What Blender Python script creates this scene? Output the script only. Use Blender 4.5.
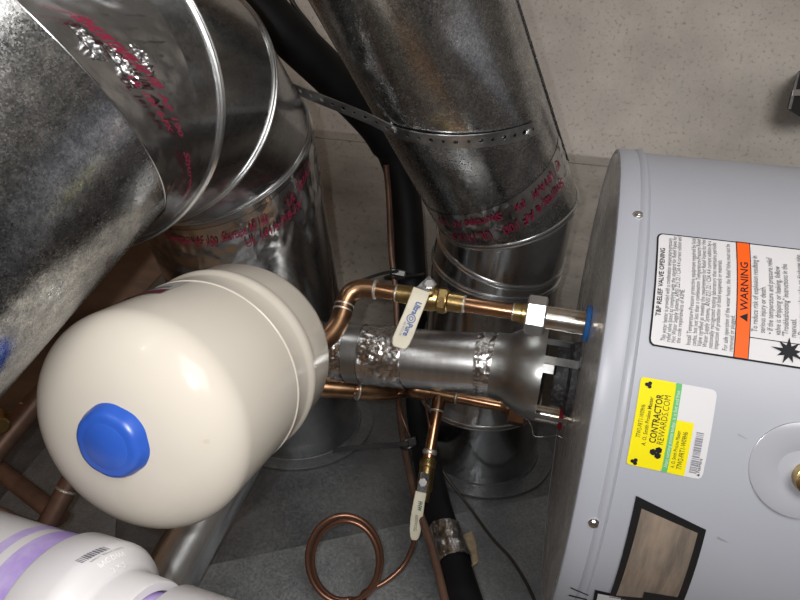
import bpy, bmesh, math, random
from mathutils import Vector as V, Matrix, noise
random.seed(4)
sc = bpy.context.scene
for o in list(bpy.data.objects): bpy.data.objects.remove(o)
PI = math.pi

# ------------------------------------------------------------------ camera
# camera frame: x right, y down, z depth.  The photograph is rolled: the heater's
# vertical axis (world Z) points to the left of the picture.
F = 600.0
ZC = V((-0.95896, -0.15588, 0.23684)).normalized()
YC = (V((0, 0, 1)) - ZC * ZC.z).normalized()
XC = YC.cross(ZC)
TOPC = V((0.24870, 0.10560, 0.85))          # centre of the heater top, camera frame
TOPZ = 1.35
HR = 0.3125
def D(v):
    v = V(v); return V((XC.dot(v), YC.dot(v), ZC.dot(v)))
CAM = V((0, 0, TOPZ)) - D(TOPC)
def P(x, y, d): return D(((x - 400) / F * d, (y - 300) / F * d, d)) + CAM
def PX(w):
    r = w - CAM
    c = XC * r.x + YC * r.y + ZC * r.z
    return (c.x / c.z * F + 400, c.y / c.z * F + 300, c.z)
cd = bpy.data.cameras.new('camera'); cam = bpy.data.objects.new('camera', cd)
sc.collection.objects.link(cam)
cd.sensor_fit = 'HORIZONTAL'; cd.angle = 2 * math.atan(400 / F); cd.clip_start = 0.01
rx, ux, bx = D((1, 0, 0)), D((0, -1, 0)), D((0, 0, -1))
m = Matrix.Identity(4)
for i in range(3):
    m[i][0], m[i][1], m[i][2], m[i][3] = rx[i], ux[i], bx[i], CAM[i]
cam.matrix_world = m
sc.camera = cam

# ------------------------------------------------------------------ world, light, exposure
w = bpy.data.worlds.new('world'); sc.world = w; w.use_nodes = True
w.node_tree.nodes['Background'].inputs[0].default_value = (0.8, 0.85, 0.95, 1)
w.node_tree.nodes['Background'].inputs[1].default_value = 0.05
def light(name, kind, loc, energy, size, col=(1, 1, 1), look=None):
    l = bpy.data.lights.new(name, kind); l.energy = energy; l.color = col
    if kind == 'AREA': l.size = size
    else: l.shadow_soft_size = size
    o = bpy.data.objects.new(name, l); sc.collection.objects.link(o); o.location = loc
    if look is not None:
        o.rotation_euler = (V(look) - V(loc)).to_track_quat('-Z', 'Y').to_euler()
    return o
light('phone_flash', 'POINT', CAM + D((-0.035, -0.012, 0.0)), 6.4, 0.006, (1.0, 0.985, 0.965))
light('ambient_fill', 'AREA', (0.75, -1.75, 0.75), 17.0, 0.9, (1.0, 0.97, 0.93), (0.35, 0.3, 1.4))  # added soft fill from low in front, no lamp known there
light('ceiling_bulb', 'POINT', (-0.55, -1.35, 2.38), 3.0, 0.03, (1.0, 0.88, 0.72))
vs = sc.view_settings
vs.view_transform = 'Standard'; vs.look = 'None'; vs.gamma = 1.0; vs.use_curve_mapping = False
vs.exposure = 0.55

# ------------------------------------------------------------------ materials
def node(nt, t, **kw):
    n = nt.nodes.new(t)
    for k, v in kw.items(): setattr(n, k, v)
    return n
def mat(name, col, rough=0.5, metal=0.0, col2=None, nscale=8.0, ndetail=4.0, lo=0.4, hi=0.65,
        stretch=None, bump=0.0, bscale=60.0, rough2=None, spangle=0.0, sscale=70.0, spec=0.5, dots=None, coat=0.0):
    mt = bpy.data.materials.new(name); mt.use_nodes = True
    nt = mt.node_tree; b = nt.nodes['Principled BSDF']; L = nt.links.new
    b.inputs['Base Color'].default_value = (*col, 1); b.inputs['Roughness'].default_value = rough
    b.inputs['Metallic'].default_value = metal; b.inputs['Specular IOR Level'].default_value = spec
    if coat: b.inputs['Coat Weight'].default_value = coat; b.inputs['Coat Roughness'].default_value = 0.08
    tc = node(nt, 'ShaderNodeTexCoord'); mp = node(nt, 'ShaderNodeMapping')
    L(tc.outputs['Object'], mp.inputs['Vector'])
    if stretch: mp.inputs['Scale'].default_value = stretch
    csock = None
    if col2 is not None:
        nz = node(nt, 'ShaderNodeTexNoise'); nz.inputs['Scale'].default_value = nscale
        nz.inputs['Detail'].default_value = ndetail; nz.inputs['Roughness'].default_value = 0.62
        L(mp.outputs[0], nz.inputs['Vector'])
        rp = node(nt, 'ShaderNodeValToRGB')
        rp.color_ramp.elements[0].position = lo; rp.color_ramp.elements[1].position = hi
        rp.color_ramp.elements[0].color = (*col, 1); rp.color_ramp.elements[1].color = (*col2, 1)
        L(nz.outputs['Fac'], rp.inputs['Fac']); csock = rp.outputs['Color']
        if rough2 is not None:
            mr = node(nt, 'ShaderNodeMapRange')
            mr.inputs['From Min'].default_value = lo; mr.inputs['From Max'].default_value = hi
            mr.inputs['To Min'].default_value = rough; mr.inputs['To Max'].default_value = rough2
            L(nz.outputs['Fac'], mr.inputs['Value']); L(mr.outputs[0], b.inputs['Roughness'])
    if spangle:
        vo = node(nt, 'ShaderNodeTexVoronoi'); vo.inputs['Scale'].default_value = sscale
        L(tc.outputs['Object'], vo.inputs['Vector'])
        sp = node(nt, 'ShaderNodeSeparateColor'); L(vo.outputs['Color'], sp.inputs[0])
        mx = node(nt, 'ShaderNodeMix', data_type='RGBA', blend_type='MULTIPLY')
        mx.inputs['Factor'].default_value = spangle
        if csock: L(csock, mx.inputs[6])
        else: mx.inputs[6].default_value = (*col, 1)
        cb = node(nt, 'ShaderNodeCombineColor')
        for i in range(3): L(sp.outputs[0], cb.inputs[i])
        L(cb.outputs[0], mx.inputs[7]); csock = mx.outputs[2]
        if rough2 is None:
            mr = node(nt, 'ShaderNodeMapRange')
            mr.inputs['To Min'].default_value = rough * 0.7; mr.inputs['To Max'].default_value = rough * 1.5
            L(sp.outputs[1], mr.inputs['Value']); L(mr.outputs[0], b.inputs['Roughness'])
    if dots:
        nd = node(nt, 'ShaderNodeTexNoise'); nd.inputs['Scale'].default_value = dots[0]; nd.inputs['Detail'].default_value = 3
        L(tc.outputs['Object'], nd.inputs['Vector'])
        rd = node(nt, 'ShaderNodeValToRGB'); rd.color_ramp.elements[0].position = dots[1]; rd.color_ramp.elements[1].position = dots[2]
        L(nd.outputs['Fac'], rd.inputs['Fac'])
        mx = node(nt, 'ShaderNodeMix', data_type='RGBA')
        L(rd.outputs['Color'], mx.inputs['Factor'])
        if csock: L(csock, mx.inputs[6])
        else: mx.inputs[6].default_value = (*col, 1)
        mx.inputs[7].default_value = (*dots[3], 1); csock = mx.outputs[2]
    if csock: L(csock, b.inputs['Base Color'])
    if bump:
        nb = node(nt, 'ShaderNodeTexNoise'); nb.inputs['Scale'].default_value = bscale; nb.inputs['Detail'].default_value = 6
        L(mp.outputs[0], nb.inputs['Vector'])
        bp = node(nt, 'ShaderNodeBump'); bp.inputs['Strength'].default_value = bump; bp.inputs['Distance'].default_value = 0.004
        L(nb.outputs['Fac'], bp.inputs['Height']); L(bp.outputs[0], b.inputs['Normal'])
    return mt
M = {}
M['concrete'] = mat('concrete', (0.38, 0.352, 0.325), 0.9, col2=(0.56, 0.525, 0.485), nscale=5, ndetail=10, lo=0.3, hi=0.7,
                    bump=0.6, bscale=70, dots=(110, 0.56, 0.78, (0.24, 0.22, 0.195)))
M['concrete_dark'] = mat('concrete_dark', (0.21, 0.19, 0.17), 0.92, col2=(0.36, 0.335, 0.30), nscale=6, ndetail=10, lo=0.3, hi=0.7,
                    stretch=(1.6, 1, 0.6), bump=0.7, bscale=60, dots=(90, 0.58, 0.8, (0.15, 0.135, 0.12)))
M['concrete_floor'] = mat('concrete_floor', (0.25, 0.24, 0.23), 0.9, col2=(0.36, 0.35, 0.33), nscale=4)
M['galv'] = mat('galvanised_steel', (0.47, 0.48, 0.49), 0.17, 1.0, col2=(0.62, 0.62, 0.62), nscale=9, spangle=0.12, sscale=420, bump=0.02, bscale=9)
M['galv_near'] = mat('galvanised_near', (0.27, 0.275, 0.28), 0.20, 1.0, col2=(0.46, 0.46, 0.46), nscale=90, spangle=0.45, sscale=900, bump=0.03, bscale=300)
M['galv_straight'] = mat('galvanised_spangled', (0.46, 0.465, 0.47), 0.20, 1.0, col2=(0.64, 0.64, 0.63), nscale=40, spangle=0.42, sscale=520, bump=0.035, bscale=260)
M['bead'] = mat('duct_bead', (0.68, 0.69, 0.70), 0.24, 1.0)
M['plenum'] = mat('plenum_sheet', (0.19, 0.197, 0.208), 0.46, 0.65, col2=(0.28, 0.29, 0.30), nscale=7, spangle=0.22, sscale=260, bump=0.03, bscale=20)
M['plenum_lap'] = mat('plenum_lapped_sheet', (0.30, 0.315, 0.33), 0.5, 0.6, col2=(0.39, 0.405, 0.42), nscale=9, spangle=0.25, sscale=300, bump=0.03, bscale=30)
M['foil'] = mat('foil_tape', (0.80, 0.80, 0.80), 0.14, 1.0, col2=(0.62, 0.62, 0.62), nscale=30, bump=0.5, bscale=110)
M['film'] = mat('duct_tape_foil', (0.62, 0.62, 0.63), 0.2, 1.0, col2=(0.5, 0.5, 0.5), nscale=18, bump=0.12, bscale=30)
M['red'] = mat('red_print', (0.18, 0.010, 0.036), 0.35, 0.0)
M['strap'] = mat('zinc_strap', (0.50, 0.51, 0.52), 0.33, 1.0, col2=(0.34, 0.35, 0.36), nscale=60)
M['vent'] = mat('flue_steel', (0.74, 0.75, 0.76), 0.27, 1.0, col2=(0.60, 0.61, 0.62), nscale=14, stretch=(1, 1, 6), bump=0.04, bscale=40)
M['hood'] = mat('draft_hood_steel', (0.52, 0.53, 0.53), 0.34, 1.0, col2=(0.42, 0.43, 0.43), nscale=20, bump=0.03, bscale=120)
M['paint'] = mat('heater_paint', (0.345, 0.36, 0.410), 0.38, 0.0, spec=0.4, col2=(0.365, 0.38, 0.430), nscale=3, bump=0.015, bscale=300)
M['dusty'] = mat('dusty_heater_top', (0.56, 0.55, 0.54), 0.2, 0.0, col2=(0.30, 0.29, 0.285), nscale=14, ndetail=8, lo=0.42, hi=0.68,
                 stretch=(1, 1, 1), rough2=0.4, bump=0.05, bscale=30, spec=0.7)
M['steel'] = mat('bright_steel', (0.80, 0.80, 0.80), 0.22, 1.0)
M['zinc'] = mat('zinc_nut', (0.86, 0.86, 0.86), 0.38, 1.0)
M['nipple'] = mat('plated_nipple', (0.72, 0.70, 0.66), 0.25, 1.0, col2=(0.55, 0.42, 0.26), nscale=40)
M['copper'] = mat('copper', (0.60, 0.34, 0.20), 0.24, 1.0, col2=(0.33, 0.18, 0.10), nscale=22, ndetail=6, lo=0.4, hi=0.72)
M['copper_old'] = mat('aged_copper', (0.44, 0.26, 0.15), 0.30, 1.0, col2=(0.24, 0.135, 0.075), nscale=25, ndetail=6)
M['copper_dull'] = mat('dull_copper', (0.20, 0.115, 0.08), 0.5, 0.5, col2=(0.11, 0.065, 0.05), nscale=18, ndetail=6)
M['tube'] = mat('copper_tube', (0.21, 0.105, 0.07), 0.34, 0.8)
M['solder'] = mat('solder', (0.74, 0.70, 0.64), 0.4, 0.9, bump=0.4, bscale=200)
M['brass'] = mat('brass', (0.62, 0.46, 0.20), 0.3, 1.0, col2=(0.40, 0.27, 0.11), nscale=30, bump=0.08, bscale=160)
M['handle'] = mat('handle_vinyl', (0.62, 0.58, 0.47), 0.5, col2=(0.55, 0.51, 0.40), nscale=40)
M['blue_print'] = mat('blue_print', (0.03, 0.085, 0.30), 0.5)
M['green_print'] = mat('green_print', (0.02, 0.10, 0.07), 0.5)
M['black'] = mat('black_rubber', (0.004, 0.004, 0.005), 0.6, spec=0.3, col2=(0.009, 0.009, 0.010), nscale=20, bump=0.15, bscale=25)
M['blackpl'] = mat('black_plastic', (0.012, 0.012, 0.013), 0.35)
M['cream'] = mat('cream_enamel', (0.535, 0.495, 0.435), 0.15, 0.0, spec=0.22, col2=(0.55, 0.51, 0.45), nscale=5, bump=0.008, bscale=200, dots=(70, 0.76, 0.80, (0.5, 0.45, 0.37)))
M['blue'] = mat('blue_plastic', (0.022, 0.085, 0.42), 0.33, col2=(0.026, 0.095, 0.45), nscale=20)
M['bluering'] = mat('blue_ring', (0.03, 0.16, 0.50), 0.4)
M['redring'] = mat('red_ring', (0.28, 0.01, 0.03), 0.4)
M['pvc'] = mat('white_pvc', (0.56, 0.545, 0.555), 0.42, col2=(0.60, 0.585, 0.595), nscale=6)
M['primer'] = mat('purple_primer', (0.36, 0.26, 0.58), 0.4, col2=(0.56, 0.50, 0.66), nscale=16, ndetail=6, lo=0.45, hi=0.72)
M['inkgrey'] = mat('grey_print', (0.14, 0.14, 0.17), 0.5)
M['emboss'] = mat('pvc_emboss', (0.74, 0.73, 0.73), 0.35)
M['wood'] = mat('wood', (0.17, 0.095, 0.055), 0.7, col2=(0.08, 0.045, 0.03), nscale=22, ndetail=6, stretch=(1, 1, 0.08), lo=0.35, hi=0.7, bump=0.15, bscale=60)
M['woodroom'] = mat('room_lumber', (0.34, 0.20, 0.11), 0.7, col2=(0.20, 0.11, 0.06), nscale=5, stretch=(8, 0.6, 8))
M['ply'] = mat('plywood', (0.55, 0.30, 0.13), 0.6, col2=(0.42, 0.22, 0.10), nscale=6, stretch=(6, 6, 0.6))
M['drywall'] = mat('room_wall', (0.30, 0.29, 0.27), 0.9)
M['white'] = mat('label_white', (0.60, 0.595, 0.615), 0.55, spec=0.12)
M['ink'] = mat('label_black', (0.012, 0.012, 0.016), 0.55, spec=0.12)
M['ink_soft'] = mat('label_small_print', (0.085, 0.085, 0.095), 0.55, spec=0.12)
M['orange'] = mat('label_orange', (0.80, 0.11, 0.012), 0.5, spec=0.15)
M['yellow'] = mat('sticker_yellow', (0.74, 0.64, 0.008), 0.55, spec=0.12)
M['green'] = mat('sticker_green', (0.12, 0.42, 0.14), 0.55, spec=0.12)
M['bar'] = mat('barcode_grey', (0.24, 0.24, 0.28), 0.55, spec=0.12)
M['panel'] = mat('glossy_panel', (0.42, 0.34, 0.27), 0.2, 0.35, col2=(0.17, 0.145, 0.13), nscale=9, ndetail=5, stretch=(1, 1, 7), lo=0.35, hi=0.7, spec=0.7)  # brown streaks in the colour stand for reflected wood
M['burgundy'] = mat('tank_label_burgundy', (0.11, 0.02, 0.03), 0.4)
M['tanklabel'] = mat('tank_label', (0.40, 0.38, 0.37), 0.4)
M['foam'] = mat('tan_foam', (0.44, 0.35, 0.23), 0.9, col2=(0.30, 0.23, 0.14), nscale=60, bump=0.6, bscale=90)
M['wire'] = mat('brown_wire', (0.03, 0.022, 0.018), 0.5)
M['caulk'] = mat('duct_sealant', (0.30, 0.31, 0.32), 0.6, 0.2)
M['clearcap'] = mat('grey_plastic', (0.345, 0.357, 0.40), 0.22, 0.0, spec=0.6)
M['dark'] = mat('dark_iron', (0.05, 0.05, 0.055), 0.6, 0.4, col2=(0.18, 0.18, 0.18), nscale=120, lo=0.5, hi=0.7)

# ------------------------------------------------------------------ object helpers
ORG = {}
COL = sc.collection
def thing(name, label, cat, loc, group=None):
    o = bpy.data.objects.new(name, None); COL.objects.link(o); o.location = loc
    o.empty_display_size = 0.05
    o['label'] = label; o['category'] = cat
    if group: o['group'] = group
    ORG[o] = V(loc); return o
class G:
    def __init__(s): s.v = []; s.f = []
    def add(s, vs_, fs_):
        b = len(s.v); s.v += [V(p) for p in vs_]; s.f += [tuple(b + i for i in f) for f in fs_]; return s
    def loft(s, loops, cap0=False, cap1=False, closed=True):
        n = len(loops[0]); vs_ = [p for l in loops for p in l]; fs_ = []
        for i in range(len(loops) - 1):
            for j in range(n if closed else n - 1):
                k = (j + 1) % n
                fs_.append((i * n + j, i * n + k, (i + 1) * n + k, (i + 1) * n + j))
        if cap0: fs_.append(tuple(reversed(range(n))))
        if cap1: fs_.append(tuple((len(loops) - 1) * n + j for j in range(n)))
        return s.add(vs_, fs_)
    def tube(s, pts, r, seg=12, caps=True):
        pts = [V(p) for p in pts]; n = len(pts)
        rr = r if isinstance(r, (list, tuple)) else [r] * n
        tg = [(pts[min(i + 1, n - 1)] - pts[max(i - 1, 0)]).normalized() for i in range(n)]
        a = tg[0].orthogonal().normalized(); loops = []
        for i in range(n):
            a = (a - tg[i] * a.dot(tg[i])).normalized(); b = tg[i].cross(a)
            loops.append([pts[i] + (a * math.cos(2 * PI * k / seg) + b * math.sin(2 * PI * k / seg)) * rr[i] for k in range(seg)])
        return s.loft(loops, caps, caps)
    def lathe(s, p0, ax, prof, seg=32, caps=True, ph=0.0):
        ax = V(ax).normalized(); a = ax.orthogonal().normalized(); b = ax.cross(a); loops = []
        for h, r in prof:
            loops.append([V(p0) + ax * h + (a * math.cos(2 * PI * k / seg + ph) + b * math.sin(2 * PI * k / seg + ph)) * max(r, 1e-5) for k in range(seg)])
        return s.loft(loops, caps, caps)
    def torus(s, c, n, R, r, seg=64, sub=8, a0=0, a1=2 * PI):
        n = V(n).normalized(); e1, e2 = basis(c, n)
        full = abs(a1 - a0 - 2 * PI) < 1e-6
        loops = []
        for i in range(seg + (0 if full else 1)):
            t = a0 + (a1 - a0) * i / seg; d = e1 * math.cos(t) + e2 * math.sin(t)
            loops.append([V(c) + d * (R + r * math.cos(2 * PI * k / sub)) + n * r * math.sin(2 * PI * k / sub) for k in range(sub)])
        if full: loops.append(loops[0])
        return s.loft(loops, not full, not full)
    def box(s, c, ex, ey, ez):
        c = V(c); vs_ = [c + ex * i + ey * j + ez * k for i in (-1, 1) for j in (-1, 1) for k in (-1, 1)]
        return s.add(vs_, [(0, 1, 3, 2), (4, 6, 7, 5), (0, 4, 5, 1), (2, 3, 7, 6), (0, 2, 6, 4), (1, 5, 7, 3)])
    def ribbon(s, pts, wd, w, t):
        """flat bar along pts; wd[i] = width direction"""
        loops = []; n = len(pts)
        for i in range(n):
            tg = (pts[min(i + 1, n - 1)] - pts[max(i - 1, 0)]).normalized()
            a = (wd[i] - tg * wd[i].dot(tg)).normalized(); b = tg.cross(a)
            ww = w[i] if isinstance(w, (list, tuple)) else w
            loops.append([pts[i] + a * ww + b * t, pts[i] - a * ww + b * t, pts[i] - a * ww - b * t, pts[i] + a * ww - b * t])
        return s.loft(loops, True, True)
    def build(s, name, mt, parent=None, label=None, cat=None, group=None, kind=None, ang=38, smooth=True, bevel=0):
        if parent is None:
            xs = [p.x for p in s.v]; ys = [p.y for p in s.v]; zs = [p.z for p in s.v]
            org = V(((min(xs) + max(xs)) / 2, (min(ys) + max(ys)) / 2, min(zs)))
        else: org = ORG[parent]
        me = bpy.data.meshes.new(name); me.from_pydata([p - org for p in s.v], [], s.f)
        bm_ = bmesh.new(); bm_.from_mesh(me)
        bmesh.ops.remove_doubles(bm_, verts=bm_.verts, dist=1e-6)
        bmesh.ops.recalc_face_normals(bm_, faces=bm_.faces); bm_.to_mesh(me); bm_.free()
        me.materials.append(M[mt])
        if smooth:
            me.shade_smooth(); me.set_sharp_from_angle(angle=math.radians(ang))
        o = bpy.data.objects.new(name, me); COL.objects.link(o)
        if parent is None: o.location = org
        else: o.parent = parent
        ORG[o] = org
        if label: o['label'] = label
        if cat: o['category'] = cat
        if group: o['group'] = group
        if kind: o['kind'] = kind
        if bevel:
            bv = o.modifiers.new('bevel', 'BEVEL'); bv.width = bevel; bv.segments = 2; bv.limit_method = 'ANGLE'
        return o
def basis(c, n):
    """e1 = direction in the plane of n nearest to the viewer side, e2 = n x e1"""
    v = (CAM - V(c)).normalized(); e1 = (v - n * v.dot(n)).normalized()
    return e1, n.cross(e1)
def ringpts(c, n, R, seg=72, ref=None):
    n = n.normalized()
    a = (ref - n * ref.dot(n)).normalized(); b = n.cross(a)
    return [c + (a * math.cos(2 * PI * k / seg) + b * math.sin(2 * PI * k / seg)) * R for k in range(seg)], a
def loft_rings(rings, seg=72, caps=(False, False)):
    g = G(); ref = basis(rings[0][0], rings[0][1].normalized())[0]; loops = []
    for c, n, R in rings:
        l, ref = ringpts(c, n, R, seg, ref); loops.append(l)
    return g.loft(loops, *caps)
def smooth_path(pts, n=8):
    """Catmull-Rom"""
    pts = [V(p) for p in pts]; q = [pts[0] * 2 - pts[1]] + pts + [pts[-1] * 2 - pts[-2]]; out = []
    for i in range(1, len(q) - 2):
        for k in range(n):
            t = k / n; a, b, c, d = q[i - 1], q[i], q[i + 1], q[i + 2]
            out.append(0.5 * ((2 * b) + (c - a) * t + (2 * a - 5 * b + 4 * c - d) * t * t + (3 * b - a - 3 * c + d) * t ** 3))
    return out + [pts[-1]]
def fillet(pts, r, n=8):
    """polyline with rounded corners; also returns the arcs"""
    pts = [V(p) for p in pts]; out = [pts[0]]; arcs = []
    for i in range(1, len(pts) - 1):
        a, b, c = pts[i - 1], pts[i], pts[i + 1]
        t = min(r, (a - b).length * 0.48, (c - b).length * 0.48)
        p, q = b + (a - b).normalized() * t, b + (c - b).normalized() * t; arc = []
        for k in range(n + 1):
            u = k / n; arc.append(p * (1 - u) ** 2 + b * 2 * u * (1 - u) + q * u * u)
        out += arc; arcs.append(arc)
    return out + [pts[-1]], arcs
def ray(x, y): return D(((x - 400) / F, (y - 300) / F, 1)).normalized()
def hit_cyl(x, y, A, ax, R, o0=None):
    o_ = CAM - A; d = ray(x, y); ax = ax.normalized()
    o2 = o_ - ax * o_.dot(ax); d2 = d - ax * d.dot(ax)
    a, b, c = d2.dot(d2), 2 * o2.dot(d2), o2.dot(o2) - R * R
    q = b * b - 4 * a * c
    t = (-b - math.sqrt(max(q, 0))) / (2 * a)
    return CAM + d * t
def hit_plane(x, y, p, n):
    d = ray(x, y); return CAM + d * ((p - CAM).dot(n) / d.dot(n))
_tc = {}
def text_geo(s, bold=0.0):
    if (s, bold) in _tc: return _tc[(s, bold)]
    cu = bpy.data.curves.new('t', 'FONT'); cu.body = s; cu.size = 1; cu.resolution_u = 2; cu.offset = bold
    o = bpy.data.objects.new('t', cu); COL.objects.link(o)
    me = o.evaluated_get(bpy.context.evaluated_depsgraph_get()).to_mesh()
    r = ([v.co.copy() for v in me.vertices], [tuple(p.vertices) for p in me.polygons])
    bpy.data.objects.remove(o); bpy.data.curves.remove(cu); _tc[(s, bold)] = r; return r
def put_text(g, s, fn, u, v, h, wid=None, bold=0.0):
    """baseline starts at (u, v); h = em size; stretched to wid"""
    vs_, fs_ = text_geo(s, bold)
    if not vs_: return
    x0 = min(p.x for p in vs_); x1 = max(p.x for p in vs_)
    sx = (wid / (x1 - x0)) if wid else h
    g.add([fn(u + (p.x - x0) * sx, v + p.y * h) for p in vs_], fs_)
def patch(g, fn, u0, u1, v0, v1, nu=12, nv=6, rad=0.0):
    vv = [v0 + (v1 - v0) * i / nv for i in range(nv + 1)]
    if rad:
        for e in (0.0, 0.15, 0.4, 0.7): vv += [v0 + rad * e, v1 - rad * e]
        vv = sorted(set(vv))
    loops = []
    for v in vv:
        dv = min(v - v0, v1 - v); ins = 0
        if rad and dv < rad: ins = rad - math.sqrt(max(rad * rad - (rad - dv) ** 2, 0))
        loops.append([fn(u0 + ins + (u1 - u0 - 2 * ins) * k / nu, v) for k in range(nu + 1)])
    g.loft(loops, closed=False)

# ------------------------------------------------------------------ room shell
WY = 0.64
def slab(name, lo, hi, mt):
    g = G(); c = (V(lo) + V(hi)) / 2; e = (V(hi) - V(lo)) / 2
    g.box(c, V((e.x, 0, 0)), V((0, e.y, 0)), V((0, 0, e.z)))
    return g.build(name, mt, kind='structure', smooth=False)
jx = hit_plane(600, 156, V((0, WY, 0)), V((0, 1, 0))).x          # the pour joint of the concrete wall
slab('floor', (-1.9, -2.2, -0.1), (1.9, WY + 0.2, 0.0), 'concrete_floor')
g = G()
prof = [(jx - 0.003, WY + 0.0015), (jx, WY), (1.9, WY), (1.9, WY + 0.2), (jx - 0.003, WY + 0.2)]
g.loft([[V((x, y, z)) for x, y in prof] for z in (0.0, 2.6)], True, True)
wb = g.build('wall_back', 'concrete', kind='structure', smooth=False)
prof = [(-1.9, WY + 0.004), (jx - 0.024, WY + 0.004), (jx - 0.022, WY + 0.0015), (jx - 0.003, WY + 0.0015), (jx - 0.003, WY + 0.2), (-1.9, WY + 0.2)]  # this side of the pour joint has a darker concrete tone
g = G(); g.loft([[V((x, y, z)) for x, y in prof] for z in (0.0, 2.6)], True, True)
g.build('darker_pour', 'concrete_dark', wb, smooth=False, label='darker pour of concrete beside the joint')
slab('wall_right', (1.9, -2.2, 0), (2.0, WY + 0.2, 2.6), 'concrete')
slab('wall_left', (-2.0, -2.2, 0), (-1.9, WY + 0.2, 2.6), 'drywall')
for i, (y0, y1) in enumerate(((-0.68, -0.40), (-1.15, -1.05), (-1.65, -1.55))): slab('trim_%d' % (i + 7), (-1.9, y0, 0.6), (-1.86, y1, 2.6), 'ply')
slab('wall_front', (-1.9, -2.3, 0), (1.9, -2.2, 2.6), 'drywall')
for i, x in enumerate((-1.5, -0.9, -0.3, 0.3, 0.9, 1.5)): slab('trim_%d' % (i + 1), (x - 0.02, -2.2, 0), (x + 0.02, -2.11, 2.6), 'woodroom')
slab('ceiling', (-1.9, -2.2, 2.6), (1.9, WY + 0.2, 2.7), 'woodroom')

# ------------------------------------------------------------------ plenum
UP = V((0, 0, 1))
PN = D((0.05, -0.90, -0.43)); PN = (PN - UP * PN.z).normalized()
PQ = P(480, 455, 1.30)
PT = UP.cross(PN).normalized()
if D((0, 0, 1)).dot(PT) > 0: PT = -PT            # towards the viewer
def on_plenum(x, y, off=0.0): return hit_plane(x, y, PQ + PN * off, PN)
def plen(s, z, off=0.0): return PQ + PT * s + UP * (z - PQ.z) + PN * off
root = thing('sheet_metal_plenum', 'grey sheet metal plenum the round ducts plug into, lowest in the picture', 'plenum', plen(0.1, 0.02, -0.25))
tmax = 0.62
tmin = -(WY - 0.005 - PQ.y) / PT.y if False else (WY - 0.005 - PQ.y) / PT.y
tmin += 0.004
pA = plen(tmin, 0.02, -0.003); pB = plen(tmax, 0.02, -0.003); pC = plen(tmax, 0.02, -0.45)
pD = pC - PT * ((WY - 0.006 - pC.y) / -PT.y)
g = G(); g.loft([[p + UP * h for p in (pA, pB, pC, pD)] for h in (0.0, 2.5)], True, True)
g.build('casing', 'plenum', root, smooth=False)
def sheet(name, pxs, off, mt='plenum_lap', parent=root):
    pts = [on_plenum(x, y, off) for x, y in pxs]
    n = len(pts); lo = [p - PN * 0.004 for p in pts]
    g = G(); g.add(pts + lo, [tuple(range(n))] + [(i, (i + 1) % n, n + (i + 1) % n, n + i) for i in range(n)])
    return g.build(name, mt, parent, smooth=False)
# lapped sheet: its raw edge is the pale line that crosses the floor of the picture
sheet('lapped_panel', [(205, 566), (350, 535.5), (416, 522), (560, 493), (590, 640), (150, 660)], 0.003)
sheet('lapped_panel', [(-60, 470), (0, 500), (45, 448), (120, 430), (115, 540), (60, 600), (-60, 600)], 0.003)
# ------------------------------------------------------------------ water heater
heater = thing('water_heater', 'large grey painted water heater with warning label, at the right', 'water heater', (0, 0, 0))
HJ = HR - 0.003
SK = TOPZ - hit_cyl(643, 300, V((0, 0, 0)), UP, HR).z           # depth of the cap skirt
g = G(); g.lathe((0, 0, 0), UP, [(0.0, HJ - 0.01), (0.0, HJ), (TOPZ - SK, HJ), (TOPZ - 0.01, HJ)], 160)
g.build('jacket', 'paint', heater)
g = G(); g.lathe((0, 0, 0), UP, [(TOPZ - SK - 0.0015, HJ), (TOPZ - SK, HR - 0.0005), (TOPZ - SK + 0.002, HR + 0.0012), (TOPZ - SK + 0.006, HR + 0.0012), (TOPZ - SK + 0.009, HR - 0.001),
    (TOPZ - SK + 0.012, HR), (TOPZ - 0.004, HR), (TOPZ - 0.001, HR - 0.0012), (TOPZ, HR - 0.004), (TOPZ - 0.001, HR - 0.006)], 160, caps=False)
g.build('cap_skirt', 'paint', heater)
g = G(); g.lathe((0, 0, 0), UP, [(TOPZ - 0.004, HR - 0.0045), (TOPZ - 0.001, HR - 0.0055), (TOPZ - 0.0005, HR - 0.02), (TOPZ - 0.0005, 0.05)], 128)
g.build('top_panel', 'dusty', heater)
def cyl_uv(x, y, R=HJ):
    p = hit_cyl(x, y, V((0, 0, 0)), UP, R); return math.atan2(p.y, p.x) * R, p.z
def label_frame(pa, pb, R=HJ):
    """u runs from pixel pa to pixel pb on the jacket; returns mapper and pixel->uv"""
    s0, z0 = cyl_uv(*pa); s1, z1 = cyl_uv(*pb); ph = math.atan2(z1 - z0, s1 - s0)
    cph, sph = math.cos(ph), math.sin(ph)
    def mapper(off):
        def fn(u, v):
            s = s0 + u * cph - v * sph; z = z0 + u * sph + v * cph; t = s / R
            return V(((R + off) * math.cos(t), (R + off) * math.sin(t), z))
        return fn
    def uv(x, y):
        s, z = cyl_uv(x, y); a, b = s - s0, z - z0
        return a * cph + b * sph, -a * sph + b * cph
    return mapper, uv, math.hypot(s1 - s0, z1 - z0)
for x, y in ((638, 215), (594, 523)):
    p = hit_cyl(x, y, V((0, 0, 0)), UP, HR); nn = V((p.x, p.y, 0)).normalized()
    g = G(); g.lathe(p, nn, [(-0.001, 0.0052), (0.0008, 0.0052), (0.001, 0.0034)], 24); s_ = g.build('screw', 'steel', heater)
    g = G(); g.lathe(p, nn, [(0.0008, 0.0030), (0.003, 0.0030), (0.0034, 0.0024)], 6); g.build('screw_head', 'steel', s_)
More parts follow.
